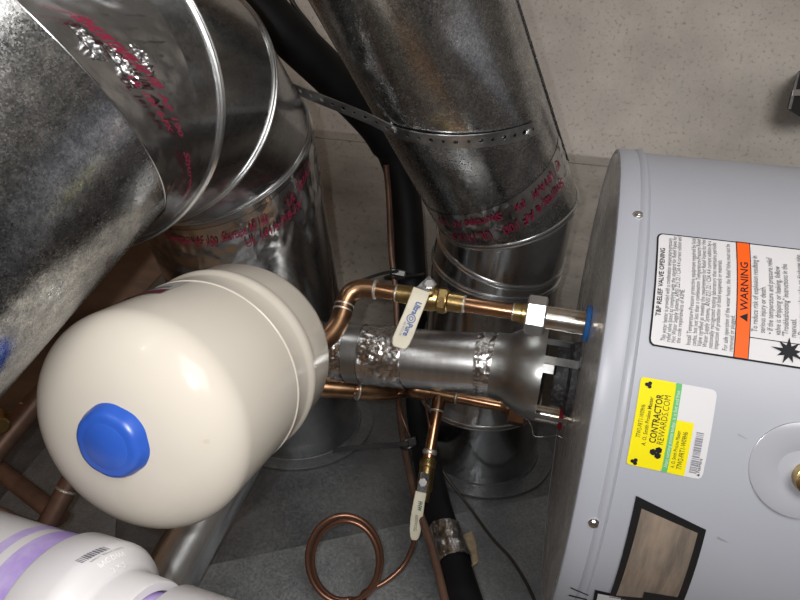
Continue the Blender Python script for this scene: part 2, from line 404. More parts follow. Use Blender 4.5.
# warning label -----------------------------------------------------------------
mp, uv, LW = label_frame((648, 345.5), (657, 233))
v_end = uv(800, 330)[1] - 0.07
g = G(); patch(g, mp(0.0006), 0, LW, v_end, 0, 24, 10, 0.006)
lab = g.build('warning_label', 'ink', heater, label='white warning label with black outline and orange band')
bd = 0.0016
g = G(); patch(g, mp(0.0010), bd, LW - bd, v_end + bd, -bd, 24, 10, 0.005); g.build('label_face', 'white', lab)
o0, o1 = uv(737, 300)[1], uv(750, 300)[1]
g = G(); patch(g, mp(0.0013), 0.0002, LW - 0.0002, o1 - 0.0008, o0 + 0.0008, 24, 2); g.build('band_outline', 'ink', lab)
g = G(); patch(g, mp(0.0015), bd, LW - bd, o1, o0, 24, 2); g.build('orange_band', 'orange', lab)
fn = mp(0.0018)
g = G()
uw = uv(744, 322)[0]; bh = o0 - o1
put_text(g, 'WARNING', fn, uw + 0.010, o1 + bh * 0.2, bh * 0.85, LW * 0.42, 0.01)
g.build('band_word', 'ink', lab); g = G()
t0 = uw
for (a, b, c) in (((0.0, 0.2), (0.008, 0.2), (0.004, 0.82)),):
    g.add([fn(t0 + a[0], o1 + bh * a[1]), fn(t0 + b[0], o1 + bh * b[1]), fn(t0 + c[0], o1 + bh * c[1])], [(0, 1, 2)])
g.build('warning_triangle', 'ink', lab); g = G()
put_text(g, 'T&P RELIEF VALVE OPENING', fn, uv(655, 316)[0], uv(661.5, 300)[1], 0.0062, LW * 0.60, 0.012)
g.build('heading', 'ink', lab)
g = G()
def lines(g, items, u0, u1, x0, x1, h):
    n = len(items)
    for i, (t, fr) in enumerate(items):
        x = x0 + (x1 - x0) * i / max(n - 1, 1)
        put_text(g, t, fn, u0, uv(x, 300)[1], h, (u1 - u0) * fr)
ua, ub = LW * 0.05, LW * 0.975
lines(g, [('This water heater is provided with a combination temperature-pressure', .97), ('relief valve listed as complying with the standard for Relief Valves for', 1),
          ('Hot Water Supply Systems, ANSI Z21.22 / CSA 4.4 current edition and', 1), ('the code requirements of ASME.', .47)], ua, ub, 668.5, 683.5, 0.0056)
lines(g, [('Install Temperature-Pressure protective equipment required by local', 1), ('codes, but not less than a combination Temperature-Pressure Relief', 1),
          ('Valve certified as meeting the requirements for Relief Valves for Hot', 1), ('Water Supply Systems, ANSI Z21.22 / CSA 4.4 current edition by a', .99),
          ('nationally recognized testing laboratory that maintains periodic', .98), ('inspection of production of listed equipment or materials.', .80)], ua, ub, 693.5, 720.5, 0.0056)
lines(g, [('For safe operation of the water heater, the Relief Valve must not be', .98), ('removed or plugged.', .3)], ua, ub, 729.5, 735, 0.0056)
u2 = uv(760, 333)[0]
lines(g, [('To reduce risk of explosion resulting in', .86), ('serious injury or death.', .5), ('\u2022 If the temperature and pressure relief', .86), ('  valve is dripping or leaking, follow', .76),
          ('  "Troubleshooting" instructions in the', .80), ('  manual.', .19), ('\u2022 Do not cap or plug valve or discharge pipe.', .95)], u2, LW * 0.975, 757.5, 803, 0.0068)
g.build('small_print', 'ink_soft', lab)
g = G(); patch(g, mp(0.0013), u2 - 0.006, u2 - 0.0052, v_end + bd, o1, 2, 8); g.build('rule', 'ink', lab)
# burst pictogram
g = G(); cu_, cv_ = uv(788, 352); pts = [fn(cu_, cv_)]
nsp = 18; rnd = [1.0, .45, .85, .4, 1.05, .42, .75, .38, .95, .4, .8, .36, 1.0, .45, .7, .4, .9, .42]
for i in range(nsp):
    a = 2 * PI * i / nsp; r = 0.0125 * rnd[i]; pts.append(fn(cu_ + r * math.cos(a), cv_ + 1.1 * r * math.sin(a)))
g.add(pts, [(0, 1 + i, 1 + (i + 1) % nsp) for i in range(nsp)]); g.build('burst_symbol', 'ink', lab)
# yellow sticker ------------------------------------------------------------------
mp, uv, LW = label_frame((626, 463.5), (641, 376.5))
LH = -(uv(718, 388)[1] + uv(702, 476)[1]) / 2
g = G(); patch(g, mp(0.0006), 0, LW, -LH, 0, 18, 8, 0.005)
lab = g.build('rewards_sticker', 'white', heater, label='yellow and white rewards sticker')
g = G(); patch(g, mp(0.0010), 0.0, LW, -LH * 0.47, 0, 18, 4, 0.003)
patch(g, mp(0.0009), 0.0, LW * 0.60, -LH * 0.77, -LH * 0.5, 14, 2); g.build('yellow_field', 'yellow', lab)
g = G(); patch(g, mp(0.0012), 0.0, LW, -LH * 0.545, -LH * 0.47, 18, 2); g.build('green_stripe', 'green', lab)
fn = mp(0.0014); g = G()
put_text(g, 'CONTRACTOR', fn, LW * 0.30, -LH * 0.325, 0.0080, LW * 0.545, 0.018); g.build('lettering', 'ink', lab); g = G()
put_text(g, 'REWARDS.COM', fn, LW * 0.30, -LH * 0.425, 0.0078, LW * 0.545, -0.008); g.build('lettering', 'ink', lab); g = G()
put_text(g, '77W2-FRT1-W09H6', fn, LW * 0.33, -LH * 0.115, 0.0055, LW * 0.37, 0.0); g.build('lettering', 'ink', lab); g = G()
put_text(g, 'A. O. Smith Proline Master', fn, LW * 0.25, -LH * 0.20, 0.0050, LW * 0.55, 0.005); g.build('lettering', 'ink', lab); g = G()
put_text(g, 'A. O. Smith ProLine Master', fn, LW * 0.07, -LH * 0.62, 0.0042, LW * 0.42, 0.0); g.build('lettering', 'ink', lab); g = G()
put_text(g, '77W2-FRT1-W09H6', fn, LW * 0.07, -LH * 0.715, 0.0060, LW * 0.42, 0.0); g.build('lettering', 'ink', lab); g = G()
put_text(g, 'PeelHere', fn, LW * 0.075, -LH * 0.955, 0.0045, LW * 0.16, 0.0); g.build('lettering', 'ink', lab); g = G()

def blob(cu, cv, r):
    for dx, dy in ((0, 0.55), (-.5, -.3), (.5, -.3)):
        pts = [fn(cu + r * (dx + .62 * math.cos(2 * PI * k / 6)), cv + r * (dy + .62 * math.sin(2 * PI * k / 6))) for k in range(6)]
        g.add(pts, [tuple(range(6))])
for q in ((LW * 0.925, -LH * 0.115, 0.0030), (LW * 0.05, -LH * 0.10, 0.0030), (LW * 0.20, -LH * 0.36, 0.0050)):
    g = G(); blob(*q); g.build('emblem', 'ink', lab)
g = G()
g.add([fn(LW * .035, -LH * .955), fn(LW * .065, -LH * .955), fn(LW * .05, -LH * .92)], [(0, 1, 2)])
g.build('arrow_mark', 'ink', lab)
g = G(); put_text(g, 'Start earning points today, it is fast and free', fn, LW * 0.06, -LH * 0.53, 0.0044, LW * 0.86, 0.0); g.build('stripe_lettering', 'white', lab)
g = G(); random.seed(9); u = LW * 0.06
while u < LW * 0.52:
    wv = random.choice((0.0006, 0.001, 0.0016)); patch(g, fn, u, u + wv, -LH * 0.915, -LH * 0.82, 1, 1); u += wv + random.choice((0.0005, 0.0009))
g.build('barcode', 'bar', lab)
# glossy panel with black frame -----------------------------------------------------
def jacket_poly(g, pxs, off, sub=10):
    """quad of four pixels laid on the jacket"""
    c = [cyl_uv(x, y) for x, y in pxs]; loops = []
    for i in range(sub + 1):
        t = i / sub; row = []
        for k in range(sub + 1):
            q = k / sub
            s = (c[0][0] * (1 - q) + c[1][0] * q) * (1 - t) + (c[3][0] * (1 - q) + c[2][0] * q) * t
            z = (c[0][1] * (1 - q) + c[1][1] * q) * (1 - t) + (c[3][1] * (1 - q) + c[2][1] * q) * t
            row.append(V(((HJ + off) * math.cos(s / HJ), (HJ + off) * math.sin(s / HJ), z)))
        loops.append(row)
    g.loft(loops, closed=False); return g
pan = jacket_poly(G(), [(636, 495), (706, 529), (680, 608), (609, 596)], 0.0012).build('black_framed_panel', 'blackpl', heater, label='glossy panel with painted brown reflections in a black frame')
jacket_poly(G(), [(641.5, 507.5), (697.5, 532), (676, 599), (616, 594)], 0.0016).build('panel_face', 'panel', pan)
jacket_poly(G(), [(644, 590), (682, 596), (678, 612), (640, 604)], 0.0020).build('lower_tab', 'blackpl', pan)
wl = jacket_poly(G(), [(595, 589), (622, 595), (618, 640), (584, 634)], 0.0008).build('white_label', 'ink', heater)
jacket_poly(G(), [(598, 592.5), (621, 597), (617, 636), (587, 632)], 0.0012).build('label_face', 'white', wl)
# marker scrawl on the skirt
s0, z0 = cyl_uv(563, 600, HR); s1, z1 = cyl_uv(566, 588, HR); ph = math.atan2(z1 - z0, s1 - s0)
g = G()
def skirt(u, v):
    s = s0 + u * math.cos(ph) - v * math.sin(ph); z = z0 + u * math.sin(ph) + v * math.cos(ph)
    return V(((HR + 0.0012) * math.cos(s / HR), (HR + 0.0012) * math.sin(s / HR), z))
put_text(g, '21/', skirt, -0.006, -0.022, 0.026, 0.040); g.build('marker_scrawl', 'ink', heater)
# relief valve opening
p = hit_cyl(803, 471, V((0, 0, 0)), UP, HJ); nn = V((p.x, p.y, 0)).normalized()
d_ = PX(p)[2]; rr = 49 * d_ / F
g = G(); g.lathe(p - nn * 0.006, nn, [(0, rr), (0.0064, rr), (0.0068, rr - 0.0008), (0.0072, rr * 0.6), (0.0064, rr * 0.5), (0.0045, rr * 0.3), (-0.0, rr * 0.24)], 64)
es = g.build('relief_valve_escutcheon', 'clearcap', heater)
p2 = hit_cyl(810, 478, V((0, 0, 0)), UP, HJ)
g = G(); g.lathe(p2 - nn * 0.002, nn, [(0, 0.014), (0.012, 0.014), (0.013, 0.012), (0.013, 0.009), (0.004, 0.0085)], 32); g.build('brass_opening', 'brass', es)
# scuffs on the jacket
for (x, y, l_) in ((722, 539, 9), (742, 436, 8)):
    jacket_poly(G(), [(x - l_ * .5, y - 3), (x + l_ * .6, y + 2.6), (x + l_ * .6, y + 3.4), (x - l_ * .5, y - 0.6)], 0.0004, 3).build('scuff', 'caulk', heater)

# ------------------------------------------------------------------ draft hood and flue
TC = V((0, 0, TOPZ))
TH = TC + (D((0, 1, 0)) - UP * D((0, 1, 0)).z).normalized() * 0.007
hood = thing('draft_hood', 'flared grey draft hood standing on legs over the heater top', 'draft hood', TH)
g = G()
g.lathe(TH, UP, [(0.046, 0.0665), (0.046, 0.0685), (0.050, 0.0685), (0.062, 0.0670), (0.076, 0.0620), (0.088, 0.0555), (0.098, 0.0490), (0.116, 0.0475),
                 (0.116, 0.0465), (0.098, 0.0475), (0.087, 0.0540), (0.075, 0.0605), (0.060, 0.0650), (0.046, 0.0665)], 72, caps=False)
g.build('skirt', 'hood', hood)
e1 = V((CAM.x, CAM.y, 0)).normalized(); e2 = UP.cross(e1)
for a in (0.30, 2.3, 4.4):
    d_ = e1 * math.cos(a) + e2 * math.sin(a); tn = UP.cross(d_)
    g = G(); g.box(TH + UP * 0.027 + d_ * 0.0655, tn * 0.0055, d_ * 0.0009, UP * 0.027)
    g.box(TH + UP * 0.0009 + d_ * 0.0725, tn * 0.0075, d_ * 0.008, UP * 0.0009)
    g.build('leg', 'strap', hood, smooth=False)
d_ = e1 * math.cos(0.12) + e2 * math.sin(0.12)
g = G(); g.box(TH + UP * 0.040 + d_ * 0.064, UP.cross(d_) * 0.006, d_ * 0.0009, UP * 0.008); g.build('tab', 'hood', hood, smooth=False)
g = G(); g.lathe(TH, UP, [(0, 0.054), (0.008, 0.052), (0.012, 0.043), (0.028, 0.041), (0.028, 0.039), (0.0, 0.039)], 48); g.build('flue_collar', 'dark', hood)
g = G(); g.lathe(TH, UP, [(0.040, 0.0), (0.041, 0.030), (0.050, 0.012), (0.052, 0.0)], 32); g.build('baffle', 'dark', hood)

flue = thing('flue_pipe', 'shiny bare metal flue pipe between draft hood and cream tank', 'flue pipe', TC + UP * 0.11)
VR = 0.0450
va = TH + UP * 0.108; vb = P(318, 350, 0.945); vdir = (vb - va).normalized()
path, _ = fillet([va, vb, P(262, 420, 0.985), P(150, 640, 0.93)], 0.07, 10)
# straight run over the heater and the run beyond the tank
def vpt(t): return va + vdir * t
LV = (vb - va).length
g = G(); g.tube([vpt(0), vpt(LV * 0.5), vpt(LV)], VR, 64, False); g.tube([vpt(0), vpt(LV * 0.5), vpt(LV)], VR - 0.001, 64, False); g.build('straight_section', 'vent', flue)
el, _ = fillet([vpt(LV - 0.01), P(285, 352, 0.955), P(258, 425, 0.985)], 0.08, 12)
g = G(); g.tube(el, VR + 0.0012, 48, False); g.build('elbow', 'vent', flue)
g = G(); g.tube([P(258, 418, 0.985), P(190, 540, 0.94), P(150, 612, 0.895)], VR * 0.98, 64, False); g.build('lower_section', 'vent', flue)
def crumple(c0, ax, L, R, amp, seed, nseg=72, nl=12, sc_=60, edge=True):
    g = G(); ax = ax.normalized(); a = ax.orthogonal().normalized(); b = ax.cross(a); loops = []
    for i in range(nl + 1):
        l = []
        for k in range(nseg):
            t = 2 * PI * k / nseg; d_ = a * math.cos(t) + b * math.sin(t)
            q = (c0 + ax * L * i / nl + d_ * R) * sc_ + V((seed * 7.1, 0, 0))
            nz = abs(noise.noise(q)) + 0.5 * abs(noise.noise(q * 2.3))
            e = noise.noise(q * 0.6 + V((3, 3, 3))) * 0.05 * L if i in (0, nl) and edge else 0
            l.append(c0 + ax * (L * i / nl + e) + d_ * (R + amp * nz))
        loops.append(l)
    return g.loft(loops, closed=True)
def t_at(x):   # distance along flue where its axis reaches pixel column x
    lo_, hi_ = 0.0, LV
    for _ in range(40):
        mid = (lo_ + hi_) / 2
        if PX(vpt(mid))[0] > x: lo_ = mid
        else: hi_ = mid
    return lo_
for (xa, xb, am, sd) in ((513, 477, 0.0026, 1), (407, 366, 0.0028, 2), (349, 332, 0.0028, 3)):
    ta, tb = t_at(xa), t_at(xb)
    crumple(vpt(ta), vdir, tb - ta, VR + 0.0006, am, sd, nseg=150, nl=20, sc_=85).build('foil_wrap', 'foil', flue, ang=14)
ta = t_at(364); tb = t_at(350)
g = G(); g.tube([vpt(ta), vpt(tb)], VR + 0.0012, 64, False); g.build('joint_sleeve', 'hood', flue)

# ------------------------------------------------------------------ hot side piping
H0 = hit_plane(589, 324, TC, UP)
C0 = hit_plane(562, 418, TC, UP)
def h_at(B, x, ax=UP):
    lo_, hi_ = 0.0, 0.5
    for _ in range(40):
        mid = (lo_ + hi_) / 2
        if PX(B + ax * mid)[0] > x: lo_ = mid
        else: hi_ = mid
    return lo_
PRR = 0.0103
def solder(pt, ax, r, parent, wd=0.0022):
    g = G(); g.lathe(pt - ax * wd, ax, [(0, r * 0.98), (wd * 0.6, r + 0.0011), (wd * 1.4, r + 0.0011), (wd * 2, r * 0.98)], 28); return g.build('solder_ring', 'solder', parent)
hot = thing('hot_water_line', 'bright copper water line with a cream lever ball valve, nearest the camera on the heater', 'water pipe', H0)
g = G(); g.lathe(H0, UP, [(0.0, 0.0150), (0.075, 0.0150), (0.075, 0.012)], 32); g.build('nipple', 'nipple', hot)
g = G(); g.lathe(H0, UP, [(0.0, 0.0225), (0.003, 0.0235), (0.005, 0.022), (0.006, 0.015)], 40); g.build('blue_gasket', 'bluering', hot)
hn = h_at(H0, 546); hn2 = h_at(H0, 526)
g = G(); g.lathe(H0 + UP * hn, UP, [(0, 0.0225), (0.002, 0.0255), (hn2 - hn - 0.002, 0.0255), (hn2 - hn, 0.0225)], 6, ph=0.28); g.build('union_nut', 'zinc', hot, ang=25)
ha = h_at(H0, 514)
g = G(); g.lathe(H0 + UP * hn2, UP, [(0, 0.0135), (0.005, 0.0135), (0.006, 0.0122), (ha - hn2, 0.0122), (ha - hn2 + 0.001, 0.0105)], 32); g.build('union_tailpiece', 'brass', hot)
k1 = H0 + UP * h_at(H0, 346)
k2 = P(341, 318, 0.815); k3 = P(330, 345, 0.80); k4 = P(300, 345, 0.77)
k1 = H0 + UP * h_at(H0, 349)
pth, arcs = fillet([H0 + UP * hn2, k1, P(338, 331, 0.805), P(302, 356, 0.775)], 0.030, 10)
g = G(); g.tube(pth, PRR, 24); g.build('pipe', 'copper', hot)
for arc in arcs:
    d0 = (arc[0] - arc[1]).normalized(); d1 = (arc[-1] - arc[-2]).normalized()
    ext = [arc[0] + d0 * 0.008] + arc + [arc[-1] + d1 * 0.006]
    g = G(); g.tube(ext, PRR + 0.0030, 24); g.build('elbow', 'copper_old', hot)
    for q, d_ in ((ext[0], d0), (ext[-1], d1)): solder(q, d_, PRR + 0.0022, hot)
# ball valve
b0, b1 = h_at(H0, 464), h_at(H0, 397)
LB = b1 - b0
bv = [(0, 0.0118), (0.012, 0.0122), (0.013, 0.0122)]
g = G(); g.lathe(H0 + UP * b0, UP, [(0, 0.0112), (0.001, 0.0126), (LB * .22, 0.0130), (LB * .24, 0.0158), (LB * .36, 0.0165), (LB * .38, 0.0150), (LB * .46, 0.0168), (LB * .58, 0.0168),
     (LB * .68, 0.0140), (LB * .72, 0.0128), (LB * .99, 0.0124), (LB, 0.0112)], 36)
vb_ = g.build('ball_valve', 'brass', hot)
g = G(); g.lathe(H0 + UP * (b0 + LB * .26), UP, [(0, 0.0176), (LB * .1, 0.0176)], 8, ph=.2); g.build('wrench_flat', 'brass', vb_, ang=20)
solder(H0 + UP * b0, UP, 0.0110, hot); solder(H0 + UP * b1, UP, 0.0112, hot)
solder(H0 + UP * (ha - 0.0), UP, 0.0108, hot)
sdir = D((0.10, -0.62, -0.78)).normalized()
sb = H0 + UP * (b0 + LB * .52)
hc = P(429, 286, PX(sb)[2] - 0.028)
sdir = (hc - sb).normalized()
g = G(); g.lathe(sb, sdir, [(0, 0.0085), (0.024, 0.0080), (0.026, 0.005), ((hc - sb).length + 0.004, 0.0045)], 20); g.build('stem', 'brass', vb_)
g = G(); g.lathe(hc - sdir * 0.0005, sdir, [(0, 0.0075), (0.0055, 0.0075), (0.0065, 0.006)], 6); g.build('stem_nut', 'zinc', vb_, ang=25)
hd = PX(hc)[2]
A_ = P(433, 280, hd); B_ = P(421, 291, hd - 0.003); C_ = P(411, 317, hd - 0.012); E_ = P(399.5, 347, hd - 0.012)
wd = (D((1, 0.32, 0))).normalized()
g = G(); g.ribbon([A_, B_, (A_ + B_) * .5 + (B_ - A_) * .7], [wd] * 3, 0.0075, 0.0012); g.build('lever_bracket', 'dark', vb_)
pts = [P(421.5, 290, hd - 0.003), P(419, 297, hd - 0.008), P(411, 317, hd - 0.012), P(405, 332, hd - 0.012), P(401, 341, hd - 0.012), P(399.5, 346, hd - 0.012), P(398.9, 348, hd - 0.012)]
g = G(); g.ribbon(pts, [wd] * 7, [0.0112, 0.0112, 0.0110, 0.0118, 0.0115, 0.0095, 0.0060], 0.0022)
lev = g.build('lever', 'handle', vb_, label='cream vinyl coated lever', bevel=0.0012)
ldir = (pts[4] - pts[1]).normalized(); lup = (wd - ldir * wd.dot(ldir)).normalized(); ln = ldir.cross(lup)
if ln.dot(CAM - pts[2]) < 0: ln = -ln
def levfn(u, v): return pts[1] + ldir * u + lup * v + ln * 0.0056
g = G(); put_text(g, 'Ultra', levfn, 0.0065, -0.001, 0.0105, 0.017, 0.03); put_text(g, 'Pure', levfn, 0.036, -0.001, 0.0105, 0.0165, 0.03)
put_text(g, '600 WOG 3/4', levfn, 0.036, -0.0055, 0.004, 0.018, 0.0)
g.build('lever_lettering', 'blue_print', lev)
g = G()
for r_ in (0.0058, 0.0030):
    cc = levfn(0.0295, 0.001); ring = []
    for k in range(25):
        t = 2 * PI * k / 24; d_ = ldir * math.cos(t) + lup * math.sin(t); ring.append([cc + d_ * r_, cc + d_ * (r_ - 0.0012)])
    g.loft(ring, closed=False)
g.build('lever_emblem', 'blue_print', lev)

# ------------------------------------------------------------------ cold side piping
cold = thing('cold_water_line', 'darker copper water line with a tee and lower drain valve, behind the flue', 'water pipe', C0)
g = G(); g.lathe(C0, UP, [(0, 0.0150), (0.045, 0.0150), (0.045, 0.0110)], 32); g.build('nipple', 'nipple', cold)
g = G(); g.lathe(C0, UP, [(0, 0.020), (0.003, 0.021), (0.005, 0.019), (0.006, 0.014)], 40); g.build('red_gasket', 'redring', cold)
cn, cn2, cn3 = h_at(C0, 527), h_at(C0, 509), h_at(C0, 500)
g = G(); g.lathe(C0 + UP * 0.04, UP, [(0, 0.011), (cn - 0.04, 0.011)], 24); g.build('union_body', 'brass', cold)
g = G(); g.lathe(C0 + UP * cn, UP, [(0, 0.025), (0.003, 0.0295), (cn2 - cn - 0.002, 0.0295), (cn2 - cn, 0.024)], 6, ph=0.1); g.build('union_nut', 'copper', cold, ang=25)
g = G(); g.lathe(C0 + UP * cn2, UP, [(0, 0.0125), (0.007, 0.0125), (0.008, 0.0118), (cn3 - cn2, 0.0118)], 28); g.build('union_tailpiece', 'copper_old', cold)
q1 = C0 + UP * h_at(C0, 357)
pth, arcs = fillet([C0 + UP * cn2, q1, P(352, 391, 1.02), P(300, 385, 0.93)], 0.04, 10)
q_end = P(318, 383, 0.97)
cpath, carcs = fillet([C0 + UP * cn2, C0 + UP * h_at(C0, 398), P(393, 391, 0.985), P(318, 387, 0.945)], 0.05, 12)
g = G(); g.tube(cpath, PRR, 20); g.build('pipe', 'copper', cold)
g = G(); g.tube([P(352, 389, 0.962), P(318, 387, 0.945)], 0.0160, 24); g.build('stub_pipe', 'copper_old', cold)
arc = [p for a in carcs for p in a]
g = G(); g.tube([arc[0] - (arc[1] - arc[0]).normalized() * 0.012] + arc + [arc[-1] + (arc[-1] - arc[-2]).normalized() * 0.012], 0.0178, 24); g.build('elbow', 'copper_old', cold)
solder(arc[-1] + (arc[-1] - arc[-2]).normalized() * 0.012, (arc[-1] - arc[-2]).normalized(), 0.0170, cold)
ht = h_at(C0, 440)
g = G(); g.lathe(C0 + UP * (ht - 0.028), UP, [(0, PRR), (0.001, 0.0125), (0.060, 0.0125), (0.061, PRR)], 28); g.build('tee', 'copper_old', cold)
solder(C0 + UP * (ht - 0.030), UP, 0.0115, cold); solder(C0 + UP * (ht + 0.036), UP, 0.0115, cold)
solder(C0 + UP * h_at(C0, 397), UP, PRR + 0.001, cold)
tb0 = C0 + UP * ht
dv0 = P(428, 462, 1.03)
ddir = (dv0 - tb0).normalized()
g = G(); g.tube([tb0, dv0], 0.0098, 20); g.tube([tb0, tb0 + ddir * 0.03], 0.0120, 20); g.build('branch_pipe', 'copper', cold)
solder(tb0 + ddir * 0.030, ddir, 0.011, cold); solder(tb0 + (dv0 - tb0) * 0.86, ddir, 0.0115, cold, 0.004)
dv1 = P(422, 505, 1.0)
vdd = (dv1 - dv0).normalized(); LD = (dv1 - dv0).length
g = G(); g.lathe(dv0 - vdd * 0.006, vdd, [(0, 0.0112), (0.004, 0.0142), (0.014, 0.0142), (0.016, 0.0125), (LD * .45, 0.0135), (LD * .75, 0.0135), (LD * .8, 0.011), (LD, 0.011)], 28)
dvb = g.build('drain_valve', 'brass', cold, label='small brass drain ball valve')
sp = P(426, 481, 1.01); st = P(423.5, 482, 0.982); sd_ = (st - sp).normalized()
g = G(); g.lathe(sp, sd_, [(0, 0.0085), (0.016, 0.0085), (0.018, 0.006), ((st - sp).length + 0.006, 0.006)], 20); g.build('stem', 'brass', dvb)
g = G(); g.lathe(st, sd_, [(0, 0.0088), (0.006, 0.0088), (0.0075, 0.0068)], 6); g.build('stem_nut', 'steel', dvb, ang=25)
wd2 = D((1, 0.18, 0)).normalized()
lp = [P(425, 473, 0.99), P(423, 484, 0.980), P(421, 492, 0.976), P(419, 502, 0.970), P(416.5, 518, 0.966), P(415.2, 530, 0.964), P(414.5, 537, 0.963), P(414.3, 540, 0.963)]
g = G(); g.ribbon(lp[:3], [wd2] * 3, [0.007, 0.008, 0.007], 0.0012); g.build('lever_bracket', 'dark', dvb)
g = G(); g.ribbon(lp[2:], [wd2] * 6, [0.0092, 0.0092, 0.0098, 0.0092, 0.0070, 0.0040], 0.0022); lev = g.build('lever', 'handle', dvb, label='cream vinyl coated lever', bevel=0.0012)
ldir = (lp[5] - lp[3]).normalized(); lup = (wd2 - ldir * wd2.dot(ldir)).normalized(); ln2 = ldir.cross(lup)
if ln2.dot(CAM - lp[4]) < 0: ln2 = -ln2
def lev2(u, v): return lp[3] + ldir * u + lup * v + ln2 * 0.0042
g = G(); put_text(g, 'FNW', lev2, -0.002, -0.001, 0.009, 0.015, 0.03); put_text(g, '600WOG', lev2, 0.020, -0.003, 0.007, 0.024, 0.0); g.build('lever_lettering', 'green_print', lev)

# ------------------------------------------------------------------ expansion tank
TR = 0.1005
TRC = P(205.1, 378.6, 0.5985); TA = D((0.2546, -0.2687, 0.929)).normalized()
tank = thing('expansion_tank', 'cream expansion tank with blue plastic cap on its dome', 'tank', TRC - UP * TR)
prof = []
for i in range(15):
    a = PI / 2 * i / 14; prof.append((-0.0915 - 0.046 * math.cos(a), TR * math.sin(a) ** 0.80))
g = G(); g.lathe(TRC, TA, prof + [(-0.02, TR), (-0.002, TR), (-0.001, TR + 0.001), (0.001, TR + 0.001), (0.002, TR)], 96); g.build('front_shell', 'cream', tank)
g = G(); g.lathe(TRC, TA, [(0.001, TR), (0.004, TR - 0.0005), (0.022, TR - 0.0005), (0.027, TR + 0.0005), (0.030, TR + 0.0025), (0.036, TR + 0.0030), (0.041, TR + 0.0015)], 96, caps=False); g.build('clench_band', 'cream', tank)
prof = [(0.040, TR + 0.0015), (0.048, TR)]
for i in range(1, 13):
    a = PI / 2 * i / 12; prof.append((0.072 + 0.060 * math.sin(a), TR * math.cos(a) ** 0.8 if i < 12 else 0))
g = G(); g.lathe(TRC, TA, prof, 96); g.build('rear_shell', 'cream', tank)
g = G(); g.lathe(TRC + TA * 0.125, TA, [(0, 0.020), (0.012, 0.020), (0.012, 0.014), (0.035, 0.014)], 24); g.build('nozzle', 'steel', tank)
cp = TRC - TA * 0.1345 + D((0.0065, -0.006, 0))
g = G()
a_ = TA.orthogonal().normalized(); b_ = TA.cross(a_); loops = []
for h, r in ((-0.008, 0.0330), (0.001, 0.0328), (0.003, 0.0322), (0.011, 0.0290), (0.0140, 0.0268), (0.0150, 0.0240)):
    loops.append([cp - TA * h + (a_ * math.cos(2 * PI * k / 96) + b_ * math.sin(2 * PI * k / 96)) * r * (1 - 0.028 * (0.5 + 0.5 * math.cos(6 * 2 * PI * k / 96)) ** 2) for k in range(96)])
g.loft(loops, True, True); cap = g.build('blue_cap', 'blue', tank, label='round blue plastic cap with shallow grips', ang=50)
g = G(); g.lathe(cp - TA * 0.0148, -TA, [(0.0, 0.020), (0.0008, 0.0188), (0.0012, 0.0)], 40); g.build('cap_top', 'blue', cap)
# label on the tank wall
def tankfn(off):
    e1_, e2_ = basis(TRC, TA)
    def fn(u, v):   # u = angle, v = along axis
        return TRC + TA * v + (e1_ * math.cos(u) + e2_ * math.sin(u)) * (TR + off)
    return fn
def tank_uv(x, y):
    p = hit_cyl(x, y, TRC, TA, TR) - TRC; e1_, e2_ = basis(TRC, TA); v = p.dot(TA); q = p - TA * v
    return math.atan2(q.dot(e2_), q.dot(e1_)), v
ua_, va_ = tank_uv(163, 293); ub_, vb2 = tank_uv(190, 284)
sgn = 1 if ua_ > 0 else -1
u_s, u_e = sorted((ua_, ua_ + sgn * 0.75))
g = G(); patch(g, tankfn(0.0006), u_s, u_e, va_ - 0.004, va_ + 0.040, 16, 6); tl = g.build('tank_label', 'tanklabel', tank)
g = G(); patch(g, tankfn(0.0010), u_s, u_e, va_ - 0.004, va_ + 0.010, 16, 3); g.build('label_band', 'burgundy', tl)
g = G(); patch(g, tankfn(0.0010), u_s + 0.1, u_e - 0.05, va_ + 0.016, va_ + 0.022, 16, 3); g.build('label_print', 'inkgrey', tl)

# ------------------------------------------------------------------ centre duct
def R3(x, y, d, n, R): return (P(x, y, d), D(n).normalized(), R)
CR = 0.122
cbase = on_plenum(480, 447)
duct = thing('round_duct', 'round galvanised duct with strap and red-lettered tape, centre of the picture', 'duct', cbase)
rA = R3(506, 207, 1.063, (-0.276, -0.758, -0.591), CR)
rB = R3(501, 243, 1.125, (0.208, -0.700, -0.683), CR)
rC = R3(496, 262, 1.150, (0.10, -0.80, -0.59), CR)
rD = R3(480, 394, 1.241, (0.016, -0.919, -0.393), CR)
rE = (cbase - PN * 0.01, PN.copy(), CR)
udir = D((-0.455, -0.69, -0.555)).normalized()
uend = P(392, -52, 0.745)
rA1 = (rA[0] + (uend - rA[0]).normalized() * 0.05, (uend - rA[0]).normalized(), CR)
U0 = rA[0]; UD = (uend - U0).normalized(); UL = (uend - U0).length
rU = (uend + UD * 0.25, UD, CR)
loft_rings([rA, (U0 + UD * 0.055, UD, CR), (U0 + UD * 0.3, UD, CR), rU]).build('straight_section', 'galv_straight', duct)
loft_rings([rA, rB]).build('elbow_gore', 'galv', duct)
loft_rings([rB, rC]).build('elbow_gore', 'galv', duct)
loft_rings([rC, rD]).build('collar_section', 'galv', duct)
loft_rings([rD, rE]).build('takeoff_collar', 'galv', duct)
def bead(c, n, R, parent, r=0.0026, gap=0.0032):
    g = G()
    for s in (-1, 1): g.torus(c + n * gap * s, n, R + 0.0006, r, 96, 8)
    return g.build('bead', 'bead', parent)
for r_ in (rA, rB, rC, rD): bead(*r_, duct)
g = G(); g.lathe(cbase, PN, [(0.0, CR + 0.034), (0.003, CR + 0.034), (0.0036, CR + 0.030), (0.004, CR + 0.003), (0.012, CR + 0.0012), (0.012, CR - 0.001)], 96, caps=False); g.build('flange', 'plenum', duct)
